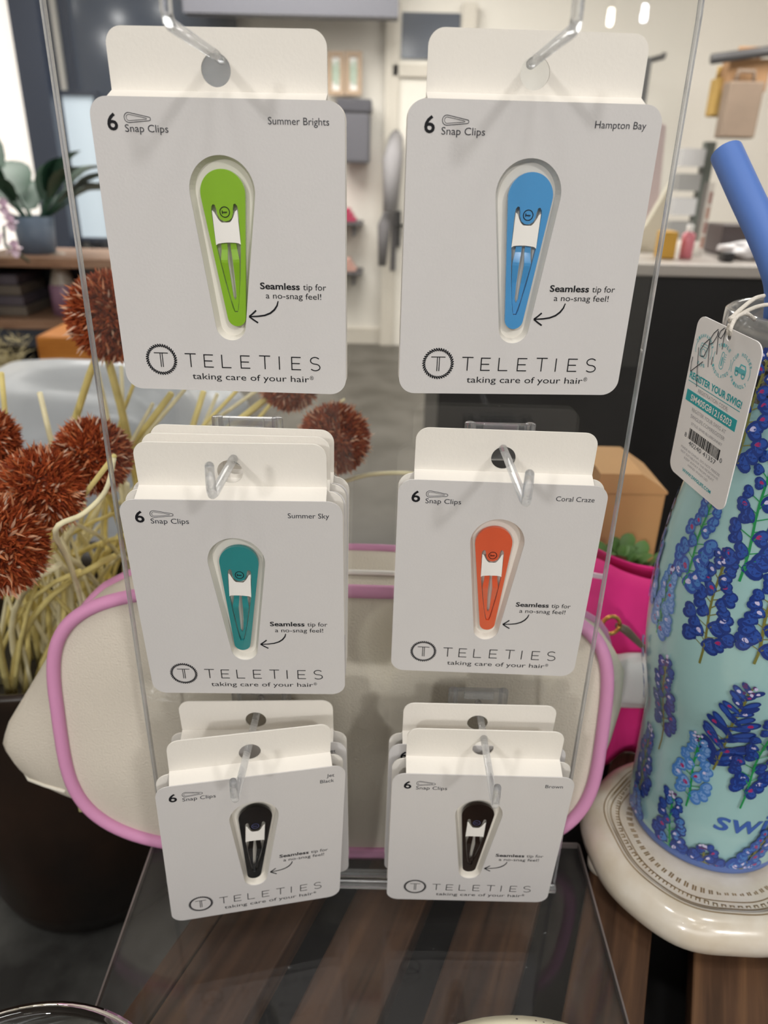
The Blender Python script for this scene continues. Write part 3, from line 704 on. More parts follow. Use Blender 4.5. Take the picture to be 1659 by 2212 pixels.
def card(label, pose, t, colr, shade, clip_tilt, clip_dx, group='hair clip cards on the stand', full=True):
    root = thing('hair_clip_card', label, 'hair clip card', (0, 0, 0), group)
    (x, y, z), (a, b, c) = pose
    M = Matrix.Rotation(math.radians(b), 4, 'Z') @ Matrix.Rotation(math.radians(a), 4, 'X') @ Matrix.Rotation(math.radians(c), 4, 'Y')
    root.matrix_world = Matrix.Translation((x, y, z)) @ M
    inst('backing_card', cached('back', mk_back), root, (0, t, 0))
    inst('front_card', cached('front', mk_front), root)
    def mk_ledge():
        mb = MB(); hw = .0375; g = .0022
        mb.add([(-hw, t + .0002, g), (hw, t + .0002, g), (hw, .0002, -.0001), (-hw, .0002, -.0001), (-hw, t + .0006, g - .0008), (hw, t + .0006, g - .0008), (hw, .0004, -.0008), (-hw, .0004, -.0008)], [(0, 3, 2, 1), (0, 4, 7, 3), (2, 6, 5, 1), (4, 5, 6, 7)])
        return flat_mesh(mb, CREAM)
    inst('top_fold', cached(('ledge', t), mk_ledge), root)
    inst('count_lettering', cached('six', lambda: txt(SPEC, INKB)), root)
    nm = {'Jet\nBlack': [('Jet', None, 38.6, -6.9, 2.3), ('Black', None, 38.6, -10.6, 2.3)]}.get(shade, [(shade, None, 38.6, -7.6, 2.3)])
    inst('shade_lettering', cached(('name', shade), lambda: txt(nm, INK)), root)
    if not full: return root
    inst('clip_icon', cached('icon', mk_icon), root)
    inst('contents_lettering', cached('snap', lambda: txt([('Snap Clips', -32.3, -17.2, -10.8, 2.35)], INK)), root)
    inst('paper_tray', cached('tray', mk_tray), root)
    inst('callout_lettering', cached('call', lambda: txt([('Seamless', 11.8, 26.8, -62.6, 2.35, .022), ('tip for', 28.0, 36.7, -62.6, 2.3), ('a no-snag feel!', 13.8, 34.8, -66.0, 2.2)], INKB)), root)
    inst('curved_arrow', cached('arrow', mk_arrow), root)
    inst('round_logo', cached('logo', mk_logo), root)
    inst('brand_lettering', cached('brand', mk_brand), root)
    inst('tagline_lettering', cached('tagl', lambda: txt([('taking care of your hair', -17.2, 29.4, -98.2, 2.5), ('\u00ae', 29.7, 31.2, -97.2, 1.6)], INKB)), root)
    m = mat('enamel_' + colr[0], colr[1], .22, spec=.5, coat=.5)
    dark = mat('emblem_ink_light', '#4c5078', .4) if colr[0] in ('black', 'brown') else INKB
    cl = inst('hair_clip', cached(('clip', colr[0]), lambda: mk_clip(m)), root, ((clip_dx) * MM, .0008, -29.9 * MM), bevel=.00075, seg=4)
    cl.rotation_euler = (0, math.radians(-clip_tilt), 0)
    tag(cl, colr[0] + ' enamel snap clip')
    inst('spring_arms', cached(('tongue', colr[0]), lambda: mk_tongue(m)), cl)
    inst('sleeve', cached('sleeve', mk_sleeve), cl)
    inst('emblem', cached(('emblem', dark.name), lambda: mk_emblem(dark)), cl)
    return root
GREEN, BLUE, TEAL, CORAL, BLACK, BROWN = ('green', '#86b52a'), ('blue', '#4a94cd'), ('teal', '#2c8587'), ('coral', '#d75a38'), ('black', '#0b0b0c'), ('brown', '#221814')
card('card holding the lime green clip, top left of the stand', ((-.0603, -.0193, .4109), (1.5, -1.7, 0)), .006, GREEN, 'Summer Brights', 2.7, .0)
card('card holding the sky blue clip, top right of the stand', ((.0490, -.0189, .4121), (1.6, 3.0, .1)), .006, BLUE, 'Hampton Bay', -2.0, 1.0)
card('card holding the teal clip, middle left of the stand', ((-.0603, -.0418, .2713), (5.8, 1.0, -.2)), .008, TEAL, 'Summer Sky', -2.7, .9)
card('cream topped card right behind the teal clip card', ((-.0596, -.0325, .2722), (5.0, .6, .3)), .006, TEAL, 'Summer Sky', 0, .5, full=False)
card('rearmost card of the pile behind the teal clip card', ((-.0588, -.0240, .2726), (4.0, .2, .8)), .006, TEAL, 'Summer Sky', 0, .5, full=False)
card('card holding the coral orange clip, middle right of the stand', ((.0498, -.0207, .2727), (3.9, -.8, .5)), .006, CORAL, 'Coral Craze', 1.7, -1.4)
card('tilted card holding the black clip, bottom left of the stand', ((-.0584, -.0460, .1326), (5.4, 12.6, 1.2)), .007, BLACK, 'Jet\nBlack', -2.2, .6)
card('card hanging behind the tilted black clip card', ((-.0600, -.0245, .1330), (5.0, 2.0, -.6)), .007, BLACK, 'Jet\nBlack', 0, .5, full=False)
card('card holding the dark brown clip, bottom right of the stand', ((.0509, -.0376, .1280), (6.4, .2, .4)), .009, BROWN, 'Brown', -.8, -.3)
card('card hanging behind the dark brown clip card', ((.0492, -.0230, .1330), (6.2, .4, .3)), .007, BROWN, 'Brown', 0, .5, full=False)

# ------------------------------------------------------------------ clear hooks
def hook(X, Z, label, lean=0):
    r = thing('display_hook', label, 'hook', (X, 0, Z), 'clear hooks on the stand')
    mb = MB(); mb.box(-.0125, .0125, -.0042, -.0003, -.010, .0065); mb.build('mount_plate', ROD, r, bevel=.0008)
    for s in (-1, 1):
        mb = MB(); mb.tube([(s * .0128, -.0030, -.012), (s * .0128, -.0030, .0070)], .0024, 14); mb.build('mount_ear', ROD, r, bevel=.0005)
    mb = MB(); mb.box(-.0075, .0075, -.0062, -.0043, .0030, .0072); mb.build('mount_bar', ROD, r, bevel=.0005)
    L = .0735; w_ = .0017
    path = [(0, -.0043, 0), (0, -.02, .0002), (0, -.045, .0004), (0, -L + .004, .0006), (0, -L + .0012, .0012), (0, -L, .0032), (0, -L, .007), (0, -L, .0122)]
    mb = MB(); mb.tube(path, [w_] * 6 + [w_ * 1.02, w_ * .95], 14, cap=True); o = mb.build('peg', ROD, r); o.rotation_euler = (0, 0, lean)
    mb = MB(); mb.lathe([(w_ * .95, 0), (w_ * .8, .0008), (w_ * .45, .0013), (0, .0015)], 14); e = mb.build('peg_tip', ROD, r); e.location = Vector((math.sin(lean) * L, -math.cos(lean) * L, .0122))
hook(-.0603, .4238, 'clear hook through the lime green clip card')
hook(.0478, .4245, 'clear hook through the sky blue clip card')
hook(-.0592, .2862, 'clear hook through the teal clip card')
hook(.0488, .2860, 'clear hook through the coral clip card')
hook(-.0605, .1448, 'clear hook through the tilted black clip card')
hook(.0500, .1448, 'clear hook through the dark brown clip card')

# ------------------------------------------------------------------ canvas bag
CANV = mat('cream_canvas', '#d9d0c2', .9, spec=.15, bump=.35, bscale=900)
CANV2 = mat('cream_canvas_zip', '#e6e0d2', .85, spec=.15, bump=.25, bscale=900)
PINK = mat('pink_piping', '#d795bd', .6, spec=.3)
bag = thing('cosmetic_bag', 'cream canvas bag with pink piping standing behind the acrylic stand', 'bag', (0, .05, 0))
def tab(T, z):
    if z <= T[0][0]: return T[0][1]
    for (a, b), (c, d) in zip(T, T[1:]):
        if a <= z <= c: return b + (d - b) * (z - a) / (c - a)
    return T[-1][1]
LEFT = [(0, -.222), (.02, -.244), (.045, -.246), (.07, -.234), (.10, -.217), (.143, -.186), (.165, -.155), (.18, -.12)]
RIGHT = [(0, .130), (.02, .140), (.05, .146), (.085, .152), (.112, .152), (.124, .146), (.137, .122), (.152, .088), (.166, .062), (.18, .04)]
def sst(a, b, x): t = max(0, min(1, (x - a) / (b - a))); return t * t * (3 - 2 * t)
def bag_outline(k, n=96):
    """k: 0 front, 1 back; points (x, y, z) round the bag"""
    pts = []; b = sst(0, .5, k) * (1 - .10 * sst(.6, 1, k)); zt = .1785 + .004 * b - .012 * k
    cx, cz = -.030, zt / 2; hz = zt / 2
    for i in range(n):
        a = 2 * PI * i / n; ca, sa = math.cos(a), math.sin(a); e = .46
        z = cz + hz * math.copysign(abs(sa) ** e, sa); u = abs(ca) ** e
        fe = -.188 if ca < 0 else .131
        ed = fe + (tab(LEFT if ca < 0 else RIGHT, z) - fe) * b
        x = cx + (ed - cx) * u
        z += (.0035 * math.cos((x + .02) * 9) - .0035) if sa > 0 else 0
        if sa < 0: z += .008 * u ** 4 * (1 - b)
        pts.append((x, .026 + .020 * (z / .18) + .064 * k, z + .001))
    return pts
N = 96; K = 10
rings = [bag_outline(k / K, N) for k in range(K + 1)]
mb = MB(); vs = [p for r_ in rings for p in r_]
fs = [(k * N + i, (k + 1) * N + i, (k + 1) * N + (i + 1) % N, k * N + (i + 1) % N) for k in range(K) for i in range(N)]
mb.add([(x, y - .05, z) for x, y, z in vs], fs, 0, True); recalc(mb.build('gusset', CANV, bag))
def bag_face(ring_, bulge, name):
    cx = sum(p[0] for p in ring_) / N; cz = sum(p[2] for p in ring_) / N; cy = sum(p[1] for p in ring_) / N
    vs = []; fs = []; R_ = 12
    for j in range(R_ + 1):
        t = 1 - j / R_
        for i in range(N):
            x, y, z = ring_[i]; xx = cx + (x - cx) * t; zz = cz + (z - cz) * t
            yb = cy + (.020 * (zz - cz) / .18)
            wr = .0016 * math.sin(xx * 55 + zz * 30) * (1 - t ** 4) + .0012 * math.sin(zz * 90 - xx * 40) * (1 - t ** 4)
            vs.append((xx, yb + bulge * (1 - t ** 2.2) + wr - .05, zz))
    for j in range(R_):
        for i in range(N): fs.append((j * N + i, j * N + (i + 1) % N, (j + 1) * N + (i + 1) % N, (j + 1) * N + i))
    mb = MB(); mb.add(vs, fs, 0, True); return recalc(mb.build(name, CANV, bag))
bag_face(rings[0], -.009, 'front_panel'); bag_face(rings[-1], .006, 'back_panel')
for k, nm in ((0, 'front_piping'), (K, 'back_piping')):
    q = [Vector((x, y - .05 + (-.0015 if k == 0 else .0015), z)) for x, y, z in rings[k]]; q = q + [q[0], q[1]]
    mb = MB(); mb.tube(q, .0039 if k == 0 else .0032, 10, cap=False); mb.build(nm, PINK, bag)
zp = [Vector((x, y - .05, z + .0012)) for x, y, z in rings[3] if z > .1725]
zp.sort(key=lambda v: v.x)
mb = MB(); mb.tube(zp, .0022, 8, flat=.6); mb.build('zipper', mat('white_zipper', '#efece6', .5), bag)
zp = [Vector((x, y - .05, z)) for x, y, z in rings[4]]
mb = MB(); q = [rings[1 + j][56] for j in range(1, 8)]; mb.tube([Vector((x - .001, y - .05, z)) for x, y, z in q], .0012, 6); mb.build('seam', CANV2, bag)
mb = MB(); c0 = at(178, 1725, .05); mb.box(c0.x - .004, c0.x + .004, .0, .002, c0.z - .012, c0.z + .006); o = mb.build('side_tag', mat('olive_tag', '#b5ad7c', .8), bag)
# gold ring and strap at the bag's right corner
g = at(1318, 1347, .125)
r = thing('strap', 'brown strap with a gold ring beside the canvas bag', 'strap', (g.x, g.y, g.z - .03))
GOLD = mat('gold_metal', '#d9a85c', .2, metal=1)
mb = MB(); mb.tube([(math.cos(t) * .006, -.002, .03 + math.sin(t) * .007) for t in [2 * PI * k / 20 for k in range(21)]], .0014, 8); mb.build('ring', GOLD, r)
e = at(1425, 1425, .135) - Vector((g.x, g.y, g.z - .03))
mb = MB(); mb.tube([(.006, 0, .028), (.012, .002, .024), e * .5 + Vector((.005, 0, .012)), e], [.0035, .0045, .003, .003], 8, flat=.7); mb.build('strap_band', mat('grey_brown_leather', '#6f6354', .5), r)

# ------------------------------------------------------------------ pink cloth bag, pouch, box, leaves
HOT = mat('hot_pink_fabric', '#f53a92', .8, spec=.2, noise=.10, nscale=25, sss=0)
pk = thing('pink_tote', 'hot pink fabric bag slumped behind the tumbler', 'bag', (.23, .19, 0))
q = [at(1215, 1190, .175), at(1280, 1213, .175), at(1345, 1238, .175), at(1410, 1258, .175), at(1500, 1275, .175)]
cols = []
for i in range(25):
    t = i / 24; f = t * 4; k = min(3, int(f)); p_ = q[k].lerp(q[k + 1], f - k); col_ = []
    for j in range(17):
        u = j / 16
        z = p_.z * (1 - u); x = p_.x + .004 * math.sin(u * 9 + t * 7); y = .180 - .036 * math.sin(PI * min(.5, u * 1.3)) - .030 * u ** 2 + .004 * math.sin(u * 14 + t * 9) * u + .006 * math.sin(t * 17 + u * 5) * u
        col_.append((x, y, max(.001, z)))
    cols.append(col_)
mb = MB(); vs = [(x - .23, y - .19, z) for c_ in cols for x, y, z in c_]; n0 = len(vs)
fs = [(i * 17 + j, i * 17 + j + 1, (i + 1) * 17 + j + 1, (i + 1) * 17 + j) for i in range(24) for j in range(16)]
mb.add(vs, fs, 0, True); o = mb.build('bag_front', HOT, pk); md = o.modifiers.new('solid', 'SOLIDIFY'); md.thickness = .0015; md.offset = 0
mb = MB(); vs = [(x - .23, (.185 + (.185 - y) * .8 + .012) - .19, z) for c_ in cols for x, y, z in c_]
mb.add(vs, fs, 0, True); o = mb.build('bag_back', HOT, pk); md = o.modifiers.new('solid', 'SOLIDIFY'); md.thickness = .0015; md.offset = 0
a = at(1280, 1243, .153); mb = MB(); mb.obox((a.x - .23 + .002, a.y - .19, a.z), (.006, 0, -.001), (0, .0006, 0), (0, 0, .0018)); mb.build('white_print', mat('white_print', '#f6dcec', .7), pk)
c = at(1374, 1470, .126)
mb_ = lump('white_pocket', (c.x - .23, c.y - .19, c.z - .021), (.030, .009, .021), mat('white_leather', '#efeaea', .5), None, None, 8, .06, parent=pk, sq=.6)
KRAFT = mat('kraft_cardboard', '#c79a66', .8, noise=.12, nscale=12)
a = at(1297, 1022, .30); b_ = at(1388, 1026, .30); c_ = at(1441, 1062, .30)
r = thing('cardboard_box', 'tan cardboard box standing behind the hot pink bag', 'box', (.22, .33, 0))
H_ = a.z
mb = MB(); mb.box(a.x - .22, c_.x - .22, -.03, .04, 0, c_.z - .002)
mb.build('box_body', KRAFT, r, bevel=.002)
mb = MB(); vs = [(a.x - .22, -.031, c_.z - .0025), (c_.x - .2195, -.031, c_.z - .0025), (c_.x - .2195, -.031, c_.z), (b_.x - .22, -.031, H_), (a.x - .22, -.031, H_)]
vs2 = [(x, .04, z) for x, y, z in vs]; mb.add(vs + vs2, [(0, 1, 2, 3, 4), (9, 8, 7, 6, 5), (2, 7, 8, 3), (3, 8, 9, 4), (0, 4, 9, 5), (1, 6, 7, 2)]); recalc(mb.build('lid_flap', KRAFT, r))
# small plant before the box
a = at(1352, 1215, .24)
r = thing('seedling_plant', 'small bright green plant in a terracotta pot before the cardboard box', 'plant', (a.x, .245, 0))
mb = MB(); zt = a.z - .015; mb.lathe([(0, 0), (.016, 0), (.022, zt), (.019, zt), (0, zt - .006)], 28); mb.build('pot', mat('terracotta', '#9c5b3c', .8), r)
random.seed(5)
for k in range(40):
    a_ = random.uniform(0, 2 * PI); el = random.uniform(-.1, 1.1); mb = MB()
    st = Vector((random.uniform(-.012, .012), random.uniform(-.01, .01), zt - .004)); d = Vector((math.cos(a_) * math.cos(el), math.sin(a_) * math.cos(el), math.sin(el) + .25)).normalized()
    p1 = st + d * random.uniform(.006, .024); mb.tube([st, p1], .0007, 5); leaf(mb, p1, d, random.uniform(.016, .026), .0065, .3); mb.build('leaf', LEAF2, r)

# ------------------------------------------------------------------ planter and dried flowers
PX, PY = -.299, .273
POTM = mat('dark_glazed_ceramic', '#120f0d', .35, color2='#2b1c13', nscale=7, spec=.4)
r = thing('planter', 'large dark glazed pot of dried flowers on the stone ledge', 'pot', (PX, PY, -.2995))
mb = MB(); mb.lathe([(0, 0), (.085, 0), (.100, .006), (.107, .03), (.112, .10), (.118, .18), (.125, .26), (.130, .30), (.134, .315), (.131, .320), (.124, .316), (.120, .29), (.112, .22), (0, .215)], 72); mb.build('pot_body', POTM, r)
mb = MB(); mb.lathe([(0, .25), (.11, .25), (.112, .245)], 48); mb.build('soil', mat('dark_moss', '#3b3425', .9, noise=.4, nscale=60, bump=.6, bscale=90), r)
STRAW = mat('straw_stem', '#ead990', .7, spec=.2, noise=.2, nscale=60)
STRAW2 = mat('pale_straw_stem', '#f0e7c0', .7, spec=.2, noise=.15, nscale=60)
SPIKE = mat_island('rust_spikes', [(0, '#6b2913'), (.35, '#903d1d'), (.75, '#a94e26'), (1, '#ba663a')], .75)
PALES = mat_island('pale_spines', [(0, '#b9683a'), (.4, '#cf936e'), (.8, '#e0bba2'), (1, '#e9d2c0')], .6)
FUZZ = mat('rust_core', '#6b2a12', .9, noise=.3, nscale=300)
def stem_path(p_end, wob=.01, seed=0, n=8):
    rnd = random.Random(seed); e = Vector(p_end)
    s0 = Vector((PX + rnd.uniform(-.06, .075), PY + rnd.uniform(-.07, .06), -.055))
    m = s0.lerp(e, .45); m += Vector(((s0.x - e.x) * .22 + rnd.uniform(-wob, wob), (s0.y - e.y) * .2, .03))
    return [s0 * (1 - t) ** 2 + m * 2 * t * (1 - t) + e * t * t for t in [i / (n - 1) for i in range(n)]]
def flower(px, py, zc, rad, nsp, label, seed):
    c = atd(px, py, zc); P = stem_path(c, .01, seed)
    r = thing('dried_flower', label, 'dried flower', P[0], 'dried globe flowers in the planter')
    o0 = P[0]
    mb = MB(); mb.tube([p_ - o0 for p_ in P], [.0028] * 6 + [.0026, .0025], 8); mb.build('stem', STRAW, r)
    rnd = random.Random(seed)
    mb = MB(); vs = []
    mb.lathe([(rad * .74 * math.sin(PI * i / 16), -rad * .74 * math.cos(PI * i / 16)) for i in range(17)], 24)
    mb.v = [Vector(v) + c - o0 for v in mb.v]
    h = mb.build('flower_head', FUZZ, r)
    def quills(n_, l0, l1, w0, w1, jit, name, m_, fat):
        mb = MB()
        for k in range(n_):
            z = 1 - 2 * (k + .5) / n_; a = k * 2.399963; d = Vector((math.sqrt(1 - z * z) * math.cos(a), math.sqrt(1 - z * z) * math.sin(a), z))
            d = (d + Vector((rnd.gauss(0, jit), rnd.gauss(0, jit), rnd.gauss(0, jit)))).normalized()
            L = rad * rnd.uniform(l0, l1); b0 = d * rad * .68
            tip = (d + Vector((rnd.gauss(0, .13), rnd.gauss(0, .13), rnd.gauss(0, .13)))).normalized() * L
            s_ = d.orthogonal().normalized(); t_ = d.cross(s_); wd = rad * rnd.uniform(w0, w1); mid = b0.lerp(tip, .6)
            tri = [s_, s_ * -.5 + t_ * .87, s_ * -.5 - t_ * .87]
            mb.add([q + c - o0 for q in [b0 + v * wd for v in tri] + [mid + v * wd * fat for v in tri] + [tip]], [(0, 1, 4, 3), (1, 2, 5, 4), (2, 0, 3, 5), (3, 4, 6), (4, 5, 6), (5, 3, 6)])
        mb.build(name, m_, r)
    quills(int(nsp * 2.0), .84, 1.0, .020, .034, .2, 'fuzz', SPIKE, 1.0)
    quills(int(nsp * .13), .98, 1.10, .014, .024, .3, 'pale_spines', PALES, 1.5)
HEADS = [(243, 684, .50, 104, 1800, 'rust globe flower half hidden by the lime green clip card', 1), (200, 985, .46, 90, 1700, 'rust globe flower seen through the left edge of the acrylic', 2),
         (90, 1056, .43, 100, 1800, 'largest fully visible rust globe flower at the left', 3), (-10, 1182, .40, 118, 1800, 'nearest rust globe flower, lowest at the left edge', 4),
         (-32, 950, .455, 78, 1300, 'rust globe flower cut by the left edge, above the nearest one', 5), (722, 948, .52, 83, 1700, 'rust globe flower behind the top right of the teal clip card', 6),
         (626, 822, .56, 72, 1300, 'rust globe flower mostly hidden under the lime green clip card', 7)]
for px, py, zc, rp, ns, lb, sd in HEADS: flower(px, py, zc, rp * zc / F, ns, lb, sd)
def dried_stem(end, rad, label, seed, m=STRAW, path=None):
    P = path or stem_path(end, .03, seed)
    if path:
        Q_ = []
        for i in range(len(P) - 1):
            p0, p1, p2, p3 = P[max(0, i-1)], P[i], P[i+1], P[min(len(P) - 1, i+2)]
            for j in range(5):
                t = j / 5; Q_.append(.5 * ((2*p1) + (-p0 + p2) * t + (2*p0 - 5*p1 + 4*p2 - p3) * t*t + (-p0 + 3*p1 - 3*p2 + p3) * t**3))
        P = Q_ + [P[-1]]
    mb = MB(); mb.tube(P, [rad * (1.15 - .3 * i / (len(P) - 1)) for i in range(len(P))], 7)
    tag(mb.build('dried_reed', m, origin=P[0]), label, 'dried reed', 'cut straw reeds in the planter')
GEN = 'pale straw coloured cut reed rising from the dark planter'
ex = [(3, 806, .50, .0034), (86, 848, .52, .0036), (150, 920, .6, .003), (205, 775, .56, .003), (232, 770, .54, .0055), (262, 790, .60, .003), (300, 800, .60, .003), (330, 872, .55, .0028), (370, 850, .58, .005), (400, 840, .58, .003),
      (440, 845, .58, .0045), (470, 850, .6, .003), (520, 835, .58, .003), (560, 840, .62, .003), (247, 985, .40, .0028), (745, 862, .55, .002), (600, 855, .62, .003)]
for k, (px, py, zc, rd) in enumerate(ex): dried_stem(atd(px, py, zc), rd * .62, GEN, 100 + k, STRAW2 if k % 2 else STRAW)
rnd = random.Random(44)
for k in range(46):
    dried_stem(atd(rnd.uniform(-40, 300), rnd.uniform(1010, 1240), rnd.uniform(.47, .62)), rnd.uniform(.0014, .0026), GEN, 200 + k, STRAW2 if k % 3 else STRAW)
E_ = [atd(640, 1085, .53), atd(700, 1058, .53), atd(760, 1035, .53), atd(810, 1024, .53), atd(880, 1022, .53), atd(905, 1030, .53)]
S_ = stem_path(E_[0], .02, 77, 6)
dried_stem(None, .0017, 'long thin straw reed arching right above the canvas bag', 1, STRAW2, S_ + E_[1:])
E_ = [atd(120, 1145, .39), atd(180, 1110, .395), atd(228, 1060, .395), atd(246, 990, .39)]
dried_stem(None, .0016, 'thin curved straw reed curling up past the nearest flowers', 2, STRAW2, stem_path(E_[0], .01, 78, 6) + E_[1:])

# ------------------------------------------------------------------ ceramic plate
PC = Vector((.199, .0215, 0))
m = bpy.data.materials.new('cream_crackle_glaze'); MATS[m.name] = m; m.use_nodes = True
nt = m.node_tree; b = nt.nodes['Principled BSDF']; b.inputs['Roughness'].default_value = .22; b.inputs['Coat Weight'].default_value = .6; b.inputs['Coat Roughness'].default_value = .05
tc = nt.nodes.new('ShaderNodeTexCoord'); n_ = nt.nodes.new('ShaderNodeTexNoise'); n_.inputs['Scale'].default_value = 55; n_.inputs['Detail'].default_value = 4
nt.links.new(tc.outputs['Object'], n_.inputs['Vector'])
rp = nt.nodes.new('ShaderNodeValToRGB'); rp.color_ramp.elements[0].position = .3; rp.color_ramp.elements[1].position = .7
rp.color_ramp.elements[0].color = lin('#cfc2ae'); rp.color_ramp.elements[1].color = lin('#ddd5c8')
nt.links.new(n_.outputs['Fac'], rp.inputs['Fac']); nt.links.new(rp.outputs['Color'], b.inputs['Base Color'])
bp_ = nt.nodes.new('ShaderNodeBump'); bp_.inputs['Strength'].default_value = .15; bp_.inputs['Distance'].default_value = .002
nt.links.new(n_.outputs['Fac'], bp_.inputs['Height']); nt.links.new(bp_.outputs[0], b.inputs['Normal'])
GLZ = m; GROOVE = mat('brown_glaze_in_grooves', '#927a58', .3, spec=.5, noise=.3, nscale=80)
r = plate = thing('ceramic_plate', 'cream glazed handmade ceramic plate under the flowered tumbler', 'plate', (PC.x, PC.y, .0005))
def wob(a, r_, z): return (.0014 * math.sin(2 * a + .6) + .001 * math.sin(5 * a) + .0006 * math.sin(9 * a + 1)) * (r_ / .07)
prof = [(0, .0285), (.04, .0285), (.0520, .0288), (.0545, .0292), (.0555, .0302), (.0575, .0305), (.061, .0300), (.0650, .0280), (.0690, .0240), (.0710, .0185), (.0702, .013), (.0665, .0080), (.058, .0055), (.045, .0045), (0, .0045)]
mb = MB(); mb.lathe(prof, 120, wob=wob); mb.build('plate_body', GLZ, r)
mb = MB()
def topz(rr):
    for (r0, z0), (r1, z1) in zip(prof, prof[1:]):
        if r0 <= rr <= r1: return z0 + (z1 - z0) * (rr - r0) / max(1e-9, r1 - r0)
    return .0285
def circ(rr, wd):
    vs = []; n = 160
    for k in range(n):
        a = 2 * PI * k / n; wv = wob(a, rr, 0) + .0003 * math.sin(7 * a)
        for q in (rr - wd / 2, rr + wd / 2): vs.append(((q + wv) * math.cos(a), (q + wv) * math.sin(a), topz(q) + .00012))
    mb.add(vs, [(2*k, 2*k + 1, (2*k + 3) % (2*n), (2*k + 2) % (2*n)) for k in range(n)])
for rr, wd in ((.0489, .0007), (.0537, .0008), (.0556, .0010), (.0578, .0007)): circ(rr, wd)
rnd = random.Random(4)
for k in range(64):
    a = 2 * PI * k / 64; t = Vector((math.cos(a), math.sin(a), 0)); s_ = Vector((-math.sin(a), math.cos(a), 0))
    for dx in (-.0011, .0011): mb.obox(t * (.0450 + rnd.uniform(-.0004, .0004)) + s_ * dx * .6 + Vector((0, 0, .0285)), t * .0028, s_ * .00048, Vector((0, 0, .00012)))
for k in range(72):
    a = 2 * PI * k / 72; t = Vector((math.cos(a), math.sin(a), 0)); s_ = Vector((-math.sin(a), math.cos(a), 0)); c = t * .0511 + Vector((0, 0, .0288))
    mb.obox(c - t * .0009, t * .0003, s_ * .0013, Vector((0, 0, .00012))); mb.obox(c - s_ * .0010, t * .0011, s_ * .00032, Vector((0, 0, .00012))); mb.obox(c + s_ * .0010, t * .0011, s_ * .00032, Vector((0, 0, .00012)))
mb.build('stamped_pattern', GROOVE, r)
for a in (2.25 + PI, PI + .05, PI * 1.92):
    mb = MB(); c = Vector((math.cos(a), math.sin(a), 0)) * .058
    mb.lathe([(0, 0), (.008, 0), (.0105, .002), (.0105, .006), (.008, .0095), (0, .010)], 24, (c.x, c.y)); mb.build('foot', GLZ, r)

# ------------------------------------------------------------------ tumbler
TC = Vector((.203, .035, 0)); Z0 = .0295
tum = thing('tumbler', 'tall mint tumbler with bluebonnet flowers standing on the ceramic plate', 'tumbler', (TC.x, TC.y, Z0))
TP = [(.0446, .0365), (.0453, .039), (.0455, .055), (.0458, .074), (.0460, .092), (.0460, .104), (.0468, .113), (.0492, .126), (.0526, .1414), (.0548, .160), (.0558, .1816), (.0552, .2023), (.0532, .225), (.0508, .242), (.0494, .255), (.0482, .28), (.0476, .300)]
def smooth_prof(P, n=5):
    out = []
    for i in range(len(P) - 1):
        p0, p1, p2, p3 = P[max(0, i - 1)], P[i], P[i + 1], P[min(len(P) - 1, i + 2)]
        for j in range(n):
            t = j / n; out.append(tuple(.5 * ((2 * p1[k]) + (-p0[k] + p2[k]) * t + (2 * p0[k] - 5 * p1[k] + 4 * p2[k] - p3[k]) * t * t + (-p0[k] + 3 * p1[k] - 3 * p2[k] + p3[k]) * t ** 3) for k in (0, 1)))
    return out + [P[-1]]
TPS = smooth_prof(TP)
def trad(z):
    for (r0, z0), (r1, z1) in zip(TPS, TPS[1:]):
        if z0 <= z <= z1: return r0 + (r1 - r0) * (z - z0) / max(1e-9, z1 - z0)
    return TPS[0][0] if z < TPS[0][1] else TPS[-1][0]
MINT = mat('mint_enamel', '#9fc6c7', .25, coat=.5, spec=.5)
mb = MB(); mb.lathe([(r_, z - Z0) for r_, z in TPS], 96); body = mb.build('body', MINT, tum)
mb = MB(); mb.lathe([(0, 0), (.0420, 0), (.0438, .001), (.0447, .0040), (.0447, .0070)], 96); mb.build('base_band', mat('periwinkle_rubber', '#5b76b8', .5), tum)
mb = MB(); mb.lathe([(.0476, .300 - Z0), (.0472, .302 - Z0), (.0472, .314 - Z0), (.0465, .316 - Z0), (.040, .316 - Z0)], 96); mb.build('steel_rim', mat('brushed_steel', '#b9b4ac', .3, metal=1), tum)
mb = MB(); mb.lathe([(0, .3165 - Z0), (.0475, .3165 - Z0), (.0482, .320 - Z0), (.0478, .334 - Z0), (.0460, .3355 - Z0), (.0445, .334 - Z0), (.0445, .3225 - Z0), (0, .3225 - Z0)], 80); mb.build('lid', GLASS, tum)
mb = MB(); mb.tube([(.0478, .0, .285 - Z0), (.075, .0, .28 - Z0), (.083, 0, .24 - Z0), (.081, 0, .16 - Z0), (.0545, 0, .15 - Z0)], [.009, .008, .008, .008, .009], 14); mb.build('handle', mat('periwinkle_rubber', '#5b76b8', .5), tum)
def tum_hit(px, py):
    d = ray(px, py); best = None
    t = .2
    while t < .5:
        p_ = CAM + d * t
        if math.hypot(p_.x - TC.x, p_.y - TC.y) < trad(p_.z): return math.atan2(p_.y - TC.y, p_.x - TC.x), p_.z
        t += .0006
    # just past the outline: nearest point on the body
    t = .2; b_ = (9, 0)
    while t < .5:
        p_ = CAM + d * t; e = math.hypot(p_.x - TC.x, p_.y - TC.y) - trad(p_.z)
        if e < b_[0]: b_ = (e, t)
        t += .001
    p_ = CAM + d * b_[1]; return math.atan2(p_.y - TC.y, p_.x - TC.x), p_.z
LAY = [0]
def on_tum(u, z, lay):   # u: arc length in metres round the body (mid radius .05)
    a = u / .05; r_ = trad(z) + .00012 + lay
    return (r_ * math.cos(a), r_ * math.sin(a), z - Z0)
